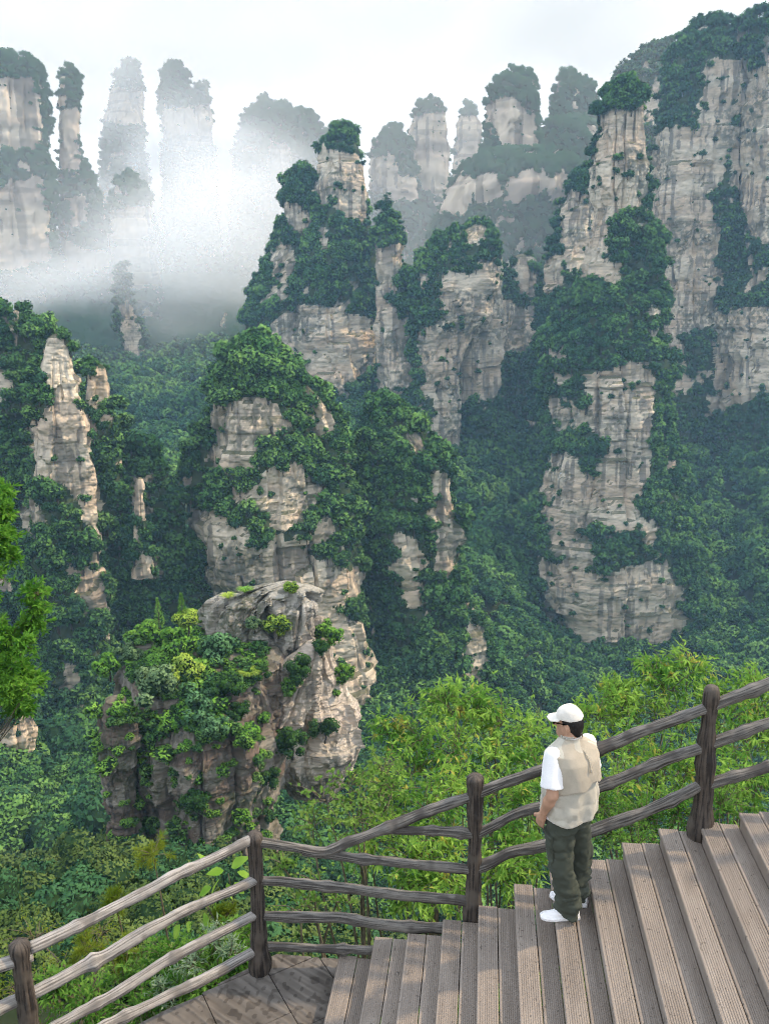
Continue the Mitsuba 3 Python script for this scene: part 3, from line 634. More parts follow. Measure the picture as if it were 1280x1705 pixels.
def board_tex(p, n, uv):
    e, m = p.x * E_[0] + p.y * E_[1], p.x * N_[0] + p.y * N_[1]
    k = dr.floor((e - NOSE0) / 0.1427)
    tone = noise(k * 1.7 + 0.3, 5.0)
    c = mix((0.200, 0.172, 0.149), (0.268, 0.232, 0.201), tone)
    c = c * (0.80 + 0.4 * fbm(e * 60, m * 1.8, p.z * 8))
    dirt = smoothstep(0.55, 0.75, fbm(e * 5, m * 2.2, k * 3))
    c = mix(c, (0.17, 0.14, 0.115), 0.35 * dirt)
    worn = smoothstep(0.58, 0.8, fbm(e * 9 + 3, m * 3.0, k))
    c = mix(c, (0.33, 0.29, 0.25), 0.3 * worn)
    spot = smoothstep(0.90, 0.94, noise(e * 70, m * 45, 2.0))
    return mix(c, (0.05, 0.045, 0.04), 0.6 * spot)


scene['deck_board'] = {'type': 'twosided', 'bsdf': {'type': 'principled', 'base_color': mikit.proc(board_tex), 'roughness': 0.75, 'specular': 0.25}}


def stone_tex(p, n, uv):
    e, m = p.x * E_[0] + p.y * E_[1], p.x * N_[0] + p.y * N_[1]
    c = mix((0.11, 0.10, 0.09), (0.215, 0.195, 0.175), fbm(e * 7, m * 7, 1.0, 4))
    chisel = noise((e * 0.5 + m * 0.87) * 48 + 2 * fbm(e * 4, m * 4), (e * 0.87 - m * 0.5) * 3)
    return c * (0.60 + 0.55 * chisel) * (1 - 0.35 * smoothstep(0.6, 0.75, noise(e * 26, m * 26)))


def stone_bump(p, n, uv):
    e, m = p.x * E_[0] + p.y * E_[1], p.x * N_[0] + p.y * N_[1]
    return 0.014 * noise((e * 0.5 + m * 0.87) * 48 + 2 * fbm(e * 4, m * 4), (e * 0.87 - m * 0.5) * 3) + 0.008 * fbm(e * 30, m * 30)


scene['paving_stone'] = {'type': 'twosided', 'bsdf': {'type': 'bumpmap', 'arbitrary': mikit.proc(stone_bump, eps=0.003), 'bsdf': {'type': 'diffuse', 'reflectance': mikit.proc(stone_tex)}}}
scene['grout'] = diffuse(rgb(0.045, 0.04, 0.036))


def prism(poly, n0, n1):
    """A section polygon in (e, z) carried from n0 to n1 along the planks."""
    m = trimesh.creation.extrude_polygon(poly, n1 - n0, engine='earcut')
    v = m.vertices
    return trimesh.Trimesh(EN(v[:, 0], n0 + v[:, 2], v[:, 1]), m.faces[:, ::-1], process=False)


def board_section(e0, e1, ztop, th=0.032, grooves=9):
    w = e1 - e0; pts = [(e0, ztop - th), (e0, ztop - 0.005), (e0 + 0.005, ztop)]
    p = (w - 0.012) / grooves
    for i in range(grooves):
        a = e0 + 0.006 + i * p
        if i:
            pts += [(a, ztop), (a + p * 0.08, ztop - 0.004), (a + p * 0.26, ztop - 0.004), (a + p * 0.36, ztop)]
    pts += [(e1 - 0.005, ztop), (e1, ztop - 0.005), (e1, ztop - th)]
    return shapely.Polygon(pts)


_far = [5.83, 5.93, 5.84, 5.87, 5.90, 6.03, 6.08, 6.09, 6.14, 6.17, 6.10, 6.08, 6.15, 6.1, 6.2, 6.15, 6.2]
stairs = thing('staircase', 'brown grooved plank staircase climbing to the right along the log railing', 'stairs')
_g = np.random.default_rng(4)
for k in range(17):
    e0, z = NOSE0 + k * GOING, (k - 6) * RISE
    near = 2.2 if k < 10 else 2.8
    cut = e0 + 0.138
    for a, b in ((e0 - 0.012, cut), (cut + 0.007, e0 + GOING - 0.004)):
        obj('step_board', prism(board_section(a, b, z + _g.uniform(-0.0015, 0.0015)), near, _far[k] + _g.uniform(-0.025, 0.015)), 'deck_board', stairs)
    obj('riser_board', prism(shapely.Polygon([(e0, z - RISE - 0.02), (e0, z - 0.034), (e0 + 0.02, z - 0.034), (e0 + 0.02, z - RISE - 0.02)]), near, _far[k] - 0.03), 'deck_board', stairs)
for nn in (5.60, 4.2, 2.9):
    zz = [(NOSE0 + 0.05, -0.905), (NOSE0 + 17 * GOING, -0.905 + 16.8 * RISE), (NOSE0 + 17 * GOING, -1.25 + 17 * RISE), (NOSE0 + 0.05, -1.25)]
    obj('stringer', prism(shapely.Polygon(zz), nn, nn + 0.06), 'grout', stairs)

# the landing of rough dressed stones
landing = tag(numbered('landing'), 'landing of rough grey paving stones at the foot of the stairs', kind='structure')
LZ = -0.875
_area = shapely.Polygon([(-1.13, 3.2), (-1.13, 5.93), (-1.72, 5.93), (-1.93, 5.74), (-3.25, 4.50), (-4.8, 3.2)])
obj('bed', trimesh.Trimesh(*(lambda m: (EN(m.vertices[:, 0], m.vertices[:, 1], m.vertices[:, 2] + LZ - 0.30), m.faces))(trimesh.creation.extrude_polygon(_area.buffer(-0.01), 0.28, engine='earcut')), process=False), 'grout', landing)
_o = np.array([-1.72, 5.72]); _d1 = unit(np.array([0.60, -0.80])); _d2 = np.array([_d1[1], -_d1[0]])
_ca = [-2.6, -1.75, -1.02, -0.42, 0.02, 0.56, 1.2]
for i in range(len(_ca) - 1):
    _cb = np.cumsum(np.r_[-1.6 - 0.3 * (i % 2), _g.uniform(0.42, 0.75, 9)])
    for j in range(9):
        q = [(_o + _d2 * a + _d1 * b) for a, b in ((_ca[i], _cb[j]), (_ca[i + 1], _cb[j]), (_ca[i + 1], _cb[j + 1]), (_ca[i], _cb[j + 1]))]
        s = shapely.Polygon(q).intersection(_area).buffer(-0.004)
        if s.is_empty or s.geom_type != 'Polygon' or s.area < 0.01:
            continue
        s = s.buffer(-0.008).buffer(0.008).segmentize(0.12)
        m = trimesh.creation.extrude_polygon(s, 0.05, engine='earcut')
        v = m.vertices.copy(); top = v[:, 2] > 0.02
        v[top, 2] += _g.uniform(-0.006, 0.003)
        obj('stone', trimesh.Trimesh(EN(v[:, 0], v[:, 1], v[:, 2] + LZ - 0.05), m.faces, process=False), 'paving_stone', landing)


def log_tex(pale, dark, knob):
    def fn(p, n, uv):
        a = uv.x * 6.2832; cu, cv = dr.cos(a) * 1.6, dr.sin(a) * 1.6
        g = fbm(cu * 3.2, cv * 3.2, uv.y * 3.5 + p.x * 0.7, 4)
        c = mix(dark, pale, smoothstep(0.32, 0.62, g))
        c = c * (0.72 + 0.55 * fbm(p.x * 24, p.y * 24, p.z * 24))
        return mix(c, knob, smoothstep(0.56, 0.72, fbm(p.x * 6, p.y * 6, p.z * 6 + 3)) * 0.75)
    return mikit.proc(fn)


def log_bump(p, n, uv):
    a = uv.x * 6.2832; cu, cv = dr.cos(a) * 1.6, dr.sin(a) * 1.6
    return 0.012 * fbm(cu * 3.2, cv * 3.2, uv.y * 3.5 + p.x * 0.7, 4) + 0.012 * fbm(p.x * 14, p.y * 14, p.z * 14)


_lb = mikit.proc(log_bump, eps=0.003)
for nm, a, b, c in (('rail_log', (0.17, 0.16, 0.145), (0.045, 0.041, 0.037), (0.05, 0.044, 0.04)), ('rail_log_pale', (0.36, 0.34, 0.315), (0.14, 0.13, 0.12), (0.13, 0.12, 0.11)), ('post_log', (0.085, 0.07, 0.058), (0.024, 0.02, 0.018), (0.10, 0.085, 0.07))):
    scene[nm] = {'type': 'twosided', 'bsdf': {'type': 'bumpmap', 'arbitrary': _lb, 'bsdf': {'type': 'principled', 'base_color': log_tex(a, b, c), 'roughness': 0.62, 'specular': 0.35}}}

fence = thing('log_railing', 'rustic dark log railing with round topped posts along the stairs and the landing', 'railing')
POSTS = [(-4.42, 3.34, -0.95, 1.25), (-3.125, 4.545, -0.90, 1.21), (-1.798, 5.757, -0.875, 1.28), (-0.057, 5.965, -0.42, 1.31), (1.718, 6.085, 0.36, 1.31), (3.49, 6.2, 1.20, 1.30)]
for i, (e, n, z, h) in enumerate(POSTS):
    t = np.r_[np.linspace(-0.25, h - 0.05, 40), h - 0.025, h - 0.008, h]
    r = 0.070 - 0.012 * np.clip(t / h, 0, 1) + 0.028 * np.exp(-((t - 0.05) / 0.16) ** 2) + (0.010 if i in (3, 4) else 0.004) * (nz3(np.stack([t * 3, t * 0 + i * 7.7, t * 0], -1), 1.0, 2, i) * 4)
    if i in (1, 2):
        r = r + 0.012 * np.exp(-((t - h + 0.06) / 0.05) ** 2)
    r[-3:] *= (0.93, 0.72, 0.35)
    w = nz3(np.stack([t * 1.1, t * 0 + i * 3.1, t * 0], -1), 1.0, 2, 40 + i) * 0.05
    w2 = nz3(np.stack([t * 1.1, t * 0 + i * 5.3, t * 0], -1), 1.0, 2, 60 + i) * 0.05
    pm, puv = tube(EN(e + w * np.clip(1 - 0.4 * t, 0, 1), n + w2, z + t), r, 22, wob=0.20, seed=i, uv=True)
    obj('post', pm, 'post_log', fence, smooth=True, uv=puv)


def on_panel(x, y, i):
    """Where the ray of photo pixel (x, y) meets the upright panel between posts i and i + 1."""
    a, b = EN(*POSTS[i][:2]), EN(*POSTS[i + 1][:2])
    t = b - a; nrm = np.array([t[1], -t[0], 0]); d = CF + CR * ((x - 640) / FPX) + CU * ((852.5 - y) / FPX)
    return CAM + d * (((a - CAM) @ nrm) / (d @ nrm))


RAILS = [(2, 0.045, [(420, 1400), (480, 1410), (538, 1419), (583, 1402), (620, 1388), (656, 1374), (722, 1349), (800, 1324)], 0), (2, 0.037, [(640, 1378), (683, 1383), (735, 1386), (795, 1388)], 0), (2, 0.038, [(505, 1417), (560, 1424), (640, 1434), (710, 1441), (795, 1452)], 0),
         (2, 0.040, [(430, 1466), (500, 1471), (600, 1482), (700, 1494), (795, 1504)], 0), (2, 0.041, [(432, 1524), (500, 1526), (558, 1527), (640, 1540), (744, 1547)], 0), (2, 0.037, [(432, 1577), (500, 1578), (560, 1580), (628, 1584)], 0),
         (3, 0.045, [(790, 1326), (815, 1315), (850, 1301), (900, 1283), (950, 1264), (1004, 1245), (1060, 1222), (1096, 1209), (1190, 1174)], 0), (3, 0.043, [(790, 1391), (815, 1379), (860, 1355), (906, 1341), (960, 1324), (1011, 1306), (1096, 1271), (1180, 1242)], 0), (3, 0.045, [(788, 1448), (815, 1437), (853, 1418), (899, 1410), (945, 1397), (991, 1382), (1096, 1342), (1180, 1302)], 0),
         (4, 0.044, [(1180, 1179), (1200, 1171), (1280, 1139), (1390, 1098)], 0), (4, 0.042, [(1175, 1244), (1192, 1237), (1237, 1221), (1270, 1209), (1390, 1160)], 0), (4, 0.044, [(1170, 1309), (1190, 1302), (1280, 1275), (1390, 1236)], 0),
         (1, 0.041, [(422, 1397), (404, 1406), (350, 1432), (292, 1458), (240, 1486), (192, 1511), (120, 1547), (50, 1580)], 1), (1, 0.042, [(425, 1464), (412, 1470), (330, 1508), (251, 1547), (172, 1594), (74, 1644), (52, 1655)], 1), (1, 0.041, [(428, 1520), (418, 1526), (340, 1568), (254, 1617), (180, 1660), (103, 1704), (50, 1736)], 1), (1, 0.039, [(432, 1578), (423, 1584), (309, 1645), (186, 1706), (60, 1772)], 1),
         (0, 0.043, [(55, 1588), (34, 1597), (0, 1608), (-200, 1700)], 1), (0, 0.042, [(58, 1654), (41, 1662), (0, 1681), (-200, 1800)], 1), (0, 0.04, [(60, 1740), (0, 1770), (-200, 1880)], 1)]
for i, (pan, r, pts, pale) in enumerate(RAILS):
    q = spline([on_panel(x, y, pan) for x, y in pts], max(28, int(10 * len(pts))))
    s = np.linspace(0, 1, len(q)); L = np.linalg.norm(q[-1] - q[0])
    rr = r * (1 + 0.22 * 2 * nz3(np.stack([s * L * 3.3, s * 0 + i * 11.3, s * 0], -1), 1.0, 3, i))
    for kn in np.random.default_rng(i).uniform(0.15, 0.85, 2):
        rr = rr * (1 + 0.22 * np.exp(-((s - kn) * L / 0.035) ** 2))
    q = q + 0.012 * 2 * np.stack([nz3(np.stack([s * L * 2.5, s * 0 + i * 3.7, s * 0 + c], -1), 1.0, 2, 9 + c) for c in range(3)], -1)
    pm, puv = tube(q, rr, 18, wob=0.20, seed=i, uv=True)
    obj('rail', pm, 'rail_log_pale' if pale else 'rail_log', fence, smooth=True, uv=puv)

# ------------------------------------------------------------------ the near crag with its garden of shrubs
crag = thing('rock_crag', 'rugged near crag with a grey boulder on top and bright shrubs on its ledges', 'crag')
_fc = dict(facet=(1.7, 0.75), dome=0.35)
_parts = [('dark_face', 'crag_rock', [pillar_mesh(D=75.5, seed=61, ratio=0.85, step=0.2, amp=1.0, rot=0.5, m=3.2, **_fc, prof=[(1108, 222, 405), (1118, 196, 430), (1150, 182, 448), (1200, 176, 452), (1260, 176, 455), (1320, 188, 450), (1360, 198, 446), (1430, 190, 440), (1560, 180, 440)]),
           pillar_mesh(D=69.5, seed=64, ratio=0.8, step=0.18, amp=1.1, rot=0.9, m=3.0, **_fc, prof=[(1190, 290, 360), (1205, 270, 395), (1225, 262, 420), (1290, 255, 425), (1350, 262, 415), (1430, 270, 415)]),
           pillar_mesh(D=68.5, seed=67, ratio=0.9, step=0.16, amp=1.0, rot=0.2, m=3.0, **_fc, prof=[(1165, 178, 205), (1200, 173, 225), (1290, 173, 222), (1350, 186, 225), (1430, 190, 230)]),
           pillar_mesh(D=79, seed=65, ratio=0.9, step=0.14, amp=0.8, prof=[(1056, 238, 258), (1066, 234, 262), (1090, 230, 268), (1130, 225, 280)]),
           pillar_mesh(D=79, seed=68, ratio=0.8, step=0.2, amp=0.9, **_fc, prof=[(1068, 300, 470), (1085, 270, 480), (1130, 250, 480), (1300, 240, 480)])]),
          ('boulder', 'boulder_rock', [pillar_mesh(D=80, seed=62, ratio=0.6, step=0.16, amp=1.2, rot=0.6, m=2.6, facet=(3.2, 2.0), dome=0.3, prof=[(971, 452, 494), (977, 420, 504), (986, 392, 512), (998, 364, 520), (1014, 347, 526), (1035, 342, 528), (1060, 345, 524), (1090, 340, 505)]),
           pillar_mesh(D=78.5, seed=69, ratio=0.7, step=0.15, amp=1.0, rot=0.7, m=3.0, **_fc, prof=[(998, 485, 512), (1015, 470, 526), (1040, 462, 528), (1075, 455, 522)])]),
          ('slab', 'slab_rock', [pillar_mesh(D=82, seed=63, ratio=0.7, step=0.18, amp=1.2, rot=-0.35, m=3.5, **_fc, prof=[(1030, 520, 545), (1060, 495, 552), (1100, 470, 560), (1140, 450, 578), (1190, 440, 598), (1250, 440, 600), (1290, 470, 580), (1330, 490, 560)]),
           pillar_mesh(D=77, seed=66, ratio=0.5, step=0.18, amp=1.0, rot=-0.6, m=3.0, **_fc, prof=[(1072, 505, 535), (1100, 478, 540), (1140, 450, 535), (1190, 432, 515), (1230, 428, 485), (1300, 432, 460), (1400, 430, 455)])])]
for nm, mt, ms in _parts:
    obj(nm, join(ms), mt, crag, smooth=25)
_cm = join([m for *_, ms in _parts for m in ms])
_cx, _cy, _cw = px(_cm[0])


def on_crag(x, y, rad=7.0):
    m = (np.abs(_cx - x) < rad) & (np.abs(_cy - y) < rad)
    if not m.any():
        return at(x, y, 76)
    i = np.where(m)[0][np.argmin(_cw[m])]
    return at(x, y, _cm[0][i, 1])


def crag_shrub(x, y, wpx, mat, shape, label, seed, name='shrub'):
    P = on_crag(x, y + 4); R = wpx / 2 * (P[1] / FPX) * 1.12
    (v, f, n), inner, tr = crown_mesh(seed, 16, 110, 0.085, flat=shape, spread=0.85, lobe_r=(0.22, 0.40))
    key = thing(name, label, name.replace('_', ' '))
    g = np.random.default_rng(seed)
    c = P + np.array([0, -0.35 * R, 0.15 * R])
    sc = np.array([R, R, R * (0.95 if shape < 1 else 1.1)])
    scene[key + '__crown'] = with_normals(v * sc + c, f, n, mat)
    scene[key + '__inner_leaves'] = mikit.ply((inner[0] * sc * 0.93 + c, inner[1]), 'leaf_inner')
    scene[key + '__trunk'] = mikit.ply(tube([c + [0, 0.4 * R, -1.3 * R], c + [0.1 * R, 0.2 * R, -0.7 * R], c], [0.07 * R, 0.06 * R, 0.03 * R], 6), 'bark')
    labels[key + '__trunk'] = {}


SHRUBS = [(312, 1027, 48, 'leaf_yellow', 0.6, 'flat topped yellow green tree at the left end of the boulder'), (250, 1044, 40, 'leaf_bright', 0.7, 'small light green shrub below the pointed young pine'), (292, 1072, 76, 'leaf_bright', 0.8, 'wide bright green shrub in the middle of the upper ledge'),
          (222, 1086, 46, 'leaf_grey', 0.9, 'pale grey green shrub near the left end of the upper ledge'), (181, 1105, 48, 'leaf_bright', 0.9, 'bright green shrub overhanging the left edge of the crag'), (368, 1076, 64, 'leaf_blue', 0.8, 'blue green shrub in front of the boulder'), (262, 1142, 84, 'leaf_grey', 0.8, 'big grey green shrub on the left of the lower ledge'),
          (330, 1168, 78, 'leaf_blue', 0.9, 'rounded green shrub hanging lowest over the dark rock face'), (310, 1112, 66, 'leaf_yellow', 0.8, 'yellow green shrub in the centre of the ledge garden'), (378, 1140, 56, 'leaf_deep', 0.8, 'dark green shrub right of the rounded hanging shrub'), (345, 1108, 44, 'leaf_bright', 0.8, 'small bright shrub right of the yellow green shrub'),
          (462, 1036, 42, 'leaf_yellow', 0.8, 'bright yellow shrub under the right end of the boulder'), (547, 1050, 46, 'leaf_bright', 0.8, 'lime green shrub standing right of the boulder'), (422, 1036, 28, 'leaf_grey', 0.9, 'small pale shrub on the front of the boulder'), (572, 1118, 34, 'leaf_bright', 0.9, 'small bright shrub at the right edge of the pale slab'),
          (486, 974, 24, 'leaf_yellow', 0.9, 'tiny yellow shrub on top of the boulder at the right'), (407, 1225, 46, 'leaf_bright', 0.9, 'green bush on the lower right of the dark rock face'), (494, 1114, 46, 'leaf_deep', 1.3, 'dark green bush growing up the middle of the pale slab'), (484, 1140, 30, 'leaf_bright', 1.2, 'small green bush at the foot of the slab bush'), (360, 1205, 46, 'leaf_blue', 0.8, 'soft green bush below the ledge garden'),
          (540, 1210, 46, 'leaf_deep', 0.8, 'shaded bush low on the right of the slab'), (485, 1230, 60, 'leaf_deep', 0.8, 'broad shaded bush under the pale slab'), (280, 1262, 18, 'leaf_bright', 0.9, 'tuft of bright leaves on the dark rock face'), (208, 1180, 26, 'leaf_bright', 1.2, 'small green bush in the cleft at the left of the face'), (430, 1120, 36, 'leaf_deep', 0.8, 'low dark bush beside the grass tuft'),  # shaded bushes take the dark leaf: their shade is put into the colour
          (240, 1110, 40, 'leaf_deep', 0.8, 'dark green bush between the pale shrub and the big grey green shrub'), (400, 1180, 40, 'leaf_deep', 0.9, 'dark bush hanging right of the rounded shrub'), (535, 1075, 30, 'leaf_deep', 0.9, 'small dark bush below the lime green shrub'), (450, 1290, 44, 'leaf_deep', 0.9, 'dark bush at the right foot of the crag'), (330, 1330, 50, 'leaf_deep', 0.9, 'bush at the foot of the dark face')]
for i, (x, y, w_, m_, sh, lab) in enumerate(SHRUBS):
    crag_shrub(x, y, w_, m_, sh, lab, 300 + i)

for x, y, h, lab in ((266, 1018, 48, 'pointed young pine on the left of the ledge'), (304, 1003, 36, 'pointed young pine behind the flat topped tree')):
    P = on_crag(x, y + h * 0.5 + 8); s = P[1] / FPX; H = h * s * 1.25
    key = thing('pine_tree', lab, 'pine tree')
    g = np.random.default_rng(x)
    vs, fs, o = [], [], 0
    for k in range(420):
        t = g.random() ** 0.8; ang = g.uniform(0, 6.283); rad = (1 - t) * H * 0.24 * g.uniform(0.3, 1)
        c = P + np.array([math.cos(ang) * rad, math.sin(ang) * rad, H * t])
        d = unit([math.cos(ang), math.sin(ang), 0.7]) * 0.19; q = unit(np.cross(d, g.normal(size=3))) * 0.05
        vs += [c - q, c + q, c + d]; fs.append((o, o + 1, o + 2)); o += 3
    scene[key + '__needles'] = mikit.ply((np.array(vs), np.array(fs)), 'leaf_bright')
    scene[key + '__trunk'] = mikit.ply(tube([P - [0, 0, 0.8], P + [0, 0, H]], [0.07, 0.02], 6), 'bark')


def grass_tuft(P, R, n, mat, label, seed, height=1.0, w=0.03, key=None, droop=0.9):
    g = np.random.default_rng(seed); vs, fs, o = [], [], 0
    for k in range(n):
        a = g.uniform(0, 6.283); d = np.array([math.cos(a), math.sin(a), 0]); L = R * g.uniform(0.6, 1.2); s = np.array([-d[1], d[0], 0]) * w * g.uniform(0.6, 1.2)
        b = P + d * R * 0.15 * g.random(); pts = [b + d * L * t * (0.35 + 0.5 * t) + np.array([0, 0, height * L * (1.2 * t - droop * t * t)]) for t in (0, 0.4, 0.75, 1.0)]
        ws = (1, 0.85, 0.5, 0.05)
        for p_, q in zip(pts, ws):
            vs += [p_ - s * q, p_ + s * q]
        for j in range(3):
            fs += [(o + 2 * j, o + 2 * j + 1, o + 2 * j + 3), (o + 2 * j, o + 2 * j + 3, o + 2 * j + 2)]
        o += 8
    key = key or thing('grass_tuft', label, 'grass')
    scene[key] = mikit.ply((np.array(vs), np.array(fs)), mat)
    return key


for i, (x, y, w_, m_, lab) in enumerate([(415, 1118, 52, 'leaf_yellow', 'long drooping yellow green grass tuft in the middle of the crag'), (408, 978, 36, 'leaf_bright', 'green grass tuft on top of the boulder'), (380, 988, 34, 'leaf_yellow', 'yellow grass tuft on the top left of the boulder')]):
    P = on_crag(x, y + 8); s = P[1] / FPX
    grass_tuft(P, w_ * 0.5 * s, 240, m_, lab, 70 + i, 1.1, 0.03)

# small plants over the level parts of the crag
_g2 = np.random.default_rng(88)
_fn = np.cross(_cm[0][_cm[1][:, 1]] - _cm[0][_cm[1][:, 0]], _cm[0][_cm[1][:, 2]] - _cm[0][_cm[1][:, 0]]); _nn = unit(_fn); _cc = _cm[0][_cm[1]].mean(1)
_X, _Y, _W = px(_cc)
_pr = np.linalg.norm(_fn, axis=1) / 2 * np.where(_nn[:, 2] > 0.45, 3.2, 0.04) * (nz3(_cc, 0.35, 2, 5) > np.where(((_Y < 1075) & (_X > 335)) | (_X > 445), 0.30, -0.12)) * ((_cc - CAM) * _fn).sum(1).__lt__(np.inf)
for i in np.nonzero(_g2.random(len(_pr)) < _pr)[0]:
    r = 0.50 * math.exp(_g2.normal(0, 0.4)); p = _cc[i] + _nn[i] * r * 0.3
    scene[f'crag_greenery__{i:06d}'] = {'type': 'instance', 'to_world': T().translate(p.tolist()).rotate([0, 0, 1], float(_g2.uniform(0, 360))).scale([r, r, r * float(_g2.uniform(0.5, 1.0))]), 'shapegroup': {'type': 'ref', 'id': PROTOS[1, int(_g2.integers(3)), ('leaf_dark', 'leaf_mid', 'leaf_light', 'leaf_bright')[int(_g2.choice([1, 2, 3, 3, 3]))]]}}  # mostly bright leaves: light on the ledges is put into their colour
tag('crag_greenery', 'low green plants over the ledges of the near crag', 'plants', kind='stuff')

# ------------------------------------------------------------------ plants beyond the railing
def thin_leaf(c0, c1, tip=None, s=1.0):
    def fn(p, n, uv):
        c = mix(c0, c1, smoothstep(0.3, 0.7, 0.5 * noise(p.x * 2.2 * s, p.y * 2.2 * s, p.z * 2.2 * s) + 0.5 * noise(p.x * 13, p.y * 13, p.z * 13)))
        return mix(c, tip, smoothstep(0.74, 0.86, noise(p.x * 5 + 3, p.y * 5, p.z * 5))) if tip else c
    return {'type': 'principledthin', 'base_color': mikit.proc(fn), 'roughness': 0.42, 'diff_trans': 0.9, 'eta': 1.35}


scene['peach_leaf'] = thin_leaf((0.11, 0.27, 0.045), (0.33, 0.53, 0.10), (0.48, 0.47, 0.10))
scene['round_leaf'] = thin_leaf((0.13, 0.26, 0.05), (0.26, 0.40, 0.10))
scene['glossy_leaf'] = thin_leaf((0.085, 0.25, 0.03), (0.20, 0.42, 0.06))
scene['sapling_leaf'] = thin_leaf((0.20, 0.40, 0.05), (0.32, 0.52, 0.09))
scene['herb_leaf'] = thin_leaf((0.09, 0.23, 0.035), (0.22, 0.40, 0.08))
scene['silver_leaf'] = thin_leaf((0.22, 0.33, 0.20), (0.36, 0.46, 0.32))
scene['needle_leaf'] = thin_leaf((0.13, 0.21, 0.02), (0.25, 0.32, 0.04))
scene['twig'] = diffuse(mikit.proc(lambda p, n, uv: mix((0.10, 0.085, 0.06), (0.22, 0.19, 0.14), noise(p.x * 20, p.y * 20, p.z * 20))))


def leaf_set(base, direc, length, width, g, fold=0.25, bend=0.3, fine=False):
    """Leaves as four bent triangles each. base, direc (n, 3)."""
    n = len(base); d = unit(direc); L = np.broadcast_to(length, (n,))[:, None]; W = np.broadcast_to(width, (n,))[:, None]
    up = unit(np.array([0, 0, 1.0]) + 0.6 * g.normal(size=(n, 3)))
    s = unit(np.cross(d, up)); nn = np.cross(s, d)
    if fine:
        rows = []
        for t, w_ in ((0.0, 0.05), (0.15, 0.62), (0.38, 1.0), (0.65, 0.78), (0.86, 0.36), (1.0, 0.02)):
            c = base + d * L * t - nn * L * bend * t * t - nn * W * fold * w_ * 0.4
            rows += [c - s * W * 0.5 * w_ + nn * W * fold * w_, c, c + s * W * 0.5 * w_ + nn * W * fold * w_]
        v = np.stack(rows, 1).reshape(-1, 3); k = np.arange(n)[:, None] * 18; f = []
        for j in range(5):
            for q in (0, 1):
                o = 3 * j + q; f += [np.hstack([k + o, k + o + 1, k + o + 4]), np.hstack([k + o, k + o + 4, k + o + 3])]
        return v, np.vstack(f)
    mid = base + d * L * 0.45 - nn * W * fold; tip = base + d * L - nn * L * bend
    v = np.stack([base, mid - s * W * 0.5 + nn * W * fold, mid, mid + s * W * 0.5 + nn * W * fold, tip], 1).reshape(-1, 3)
    k = np.arange(n) * 5
    f = np.vstack([np.stack([k, k + 2, k + 1], 1), np.stack([k, k + 3, k + 2], 1), np.stack([k + 1, k + 2, k + 4], 1), np.stack([k + 2, k + 3, k + 4], 1)])
    return v, f


def shrub(name, label, cat, root, blobs, mat, leaf, per_twig, ntwig, seed, group=None, droop=0.5, stem=0.022, upb=0.35, bend=0.3, fine=False):
    """root: where it leaves the ground; blobs: (centre, radius) of its leafy boughs."""
    g = np.random.default_rng(seed); key = thing(name, label, cat, group)
    wood, B, Dd = [], [], []
    for c, r in blobs:
        c = np.asarray(c); mid = root + (c - root) * 0.5 + np.r_[g.normal(size=2) * 0.12, 0.1]
        wood.append(tube(spline([root, mid, c + [0, 0, -0.2 * r]], 9), np.linspace(stem, stem * 0.4, 9), 6, wob=0.1))
        for k in range(ntwig):
            d = unit(g.normal(size=3) * [1, 1, 0.8] + [0, 0, upb]); L = r * g.uniform(0.55, 1.12)
            st = c + d * r * 0.1 + g.normal(size=3) * 0.08 * r; en_ = st + d * L + np.array([0, 0, 0.12 * L - 0.28 * L * g.random()])
            pts = spline([st, (st + en_) / 2 + [0, 0, 0.10 * L], en_], 6)
            if k % 2 == 0:
                wood.append(tube(pts, np.linspace(stem * 0.28, stem * 0.1, 6), 4, cap=False))
            t = g.uniform(0.2, 1.0, per_twig); t[-2:] = 1.0
            b = np.stack([np.interp(t, np.linspace(0, 1, 6), pts[:, q]) for q in range(3)], -1)
            B.append(b); Dd.append(unit(0.75 * d + 0.85 * g.normal(size=(per_twig, 3)) + [0, 0, -droop]))
    B, Dd = np.vstack(B), np.vstack(Dd)
    scene[key + '__branches'] = mikit.ply(join(wood), 'twig', smooth=True)
    scene[key + '__leaves'] = mikit.ply(leaf_set(B, Dd, leaf[0] * g.uniform(0.6, 1.2, len(B)), leaf[1] * g.uniform(0.7, 1.2, len(B)), g, bend=bend, fine=fine), mat, smooth=True)
    labels[key + '__leaves'] = {'kind': 'stuff'}
    return key


def blob(x, y, D, rp):
    c = at(x, y, D)
    return c, rp * D / FPX


def root_at(x, D):
    p = at(x, 1300, D)
    return np.array([p[0], p[1], float(ground_z(p[0], p[1])) - 0.1])


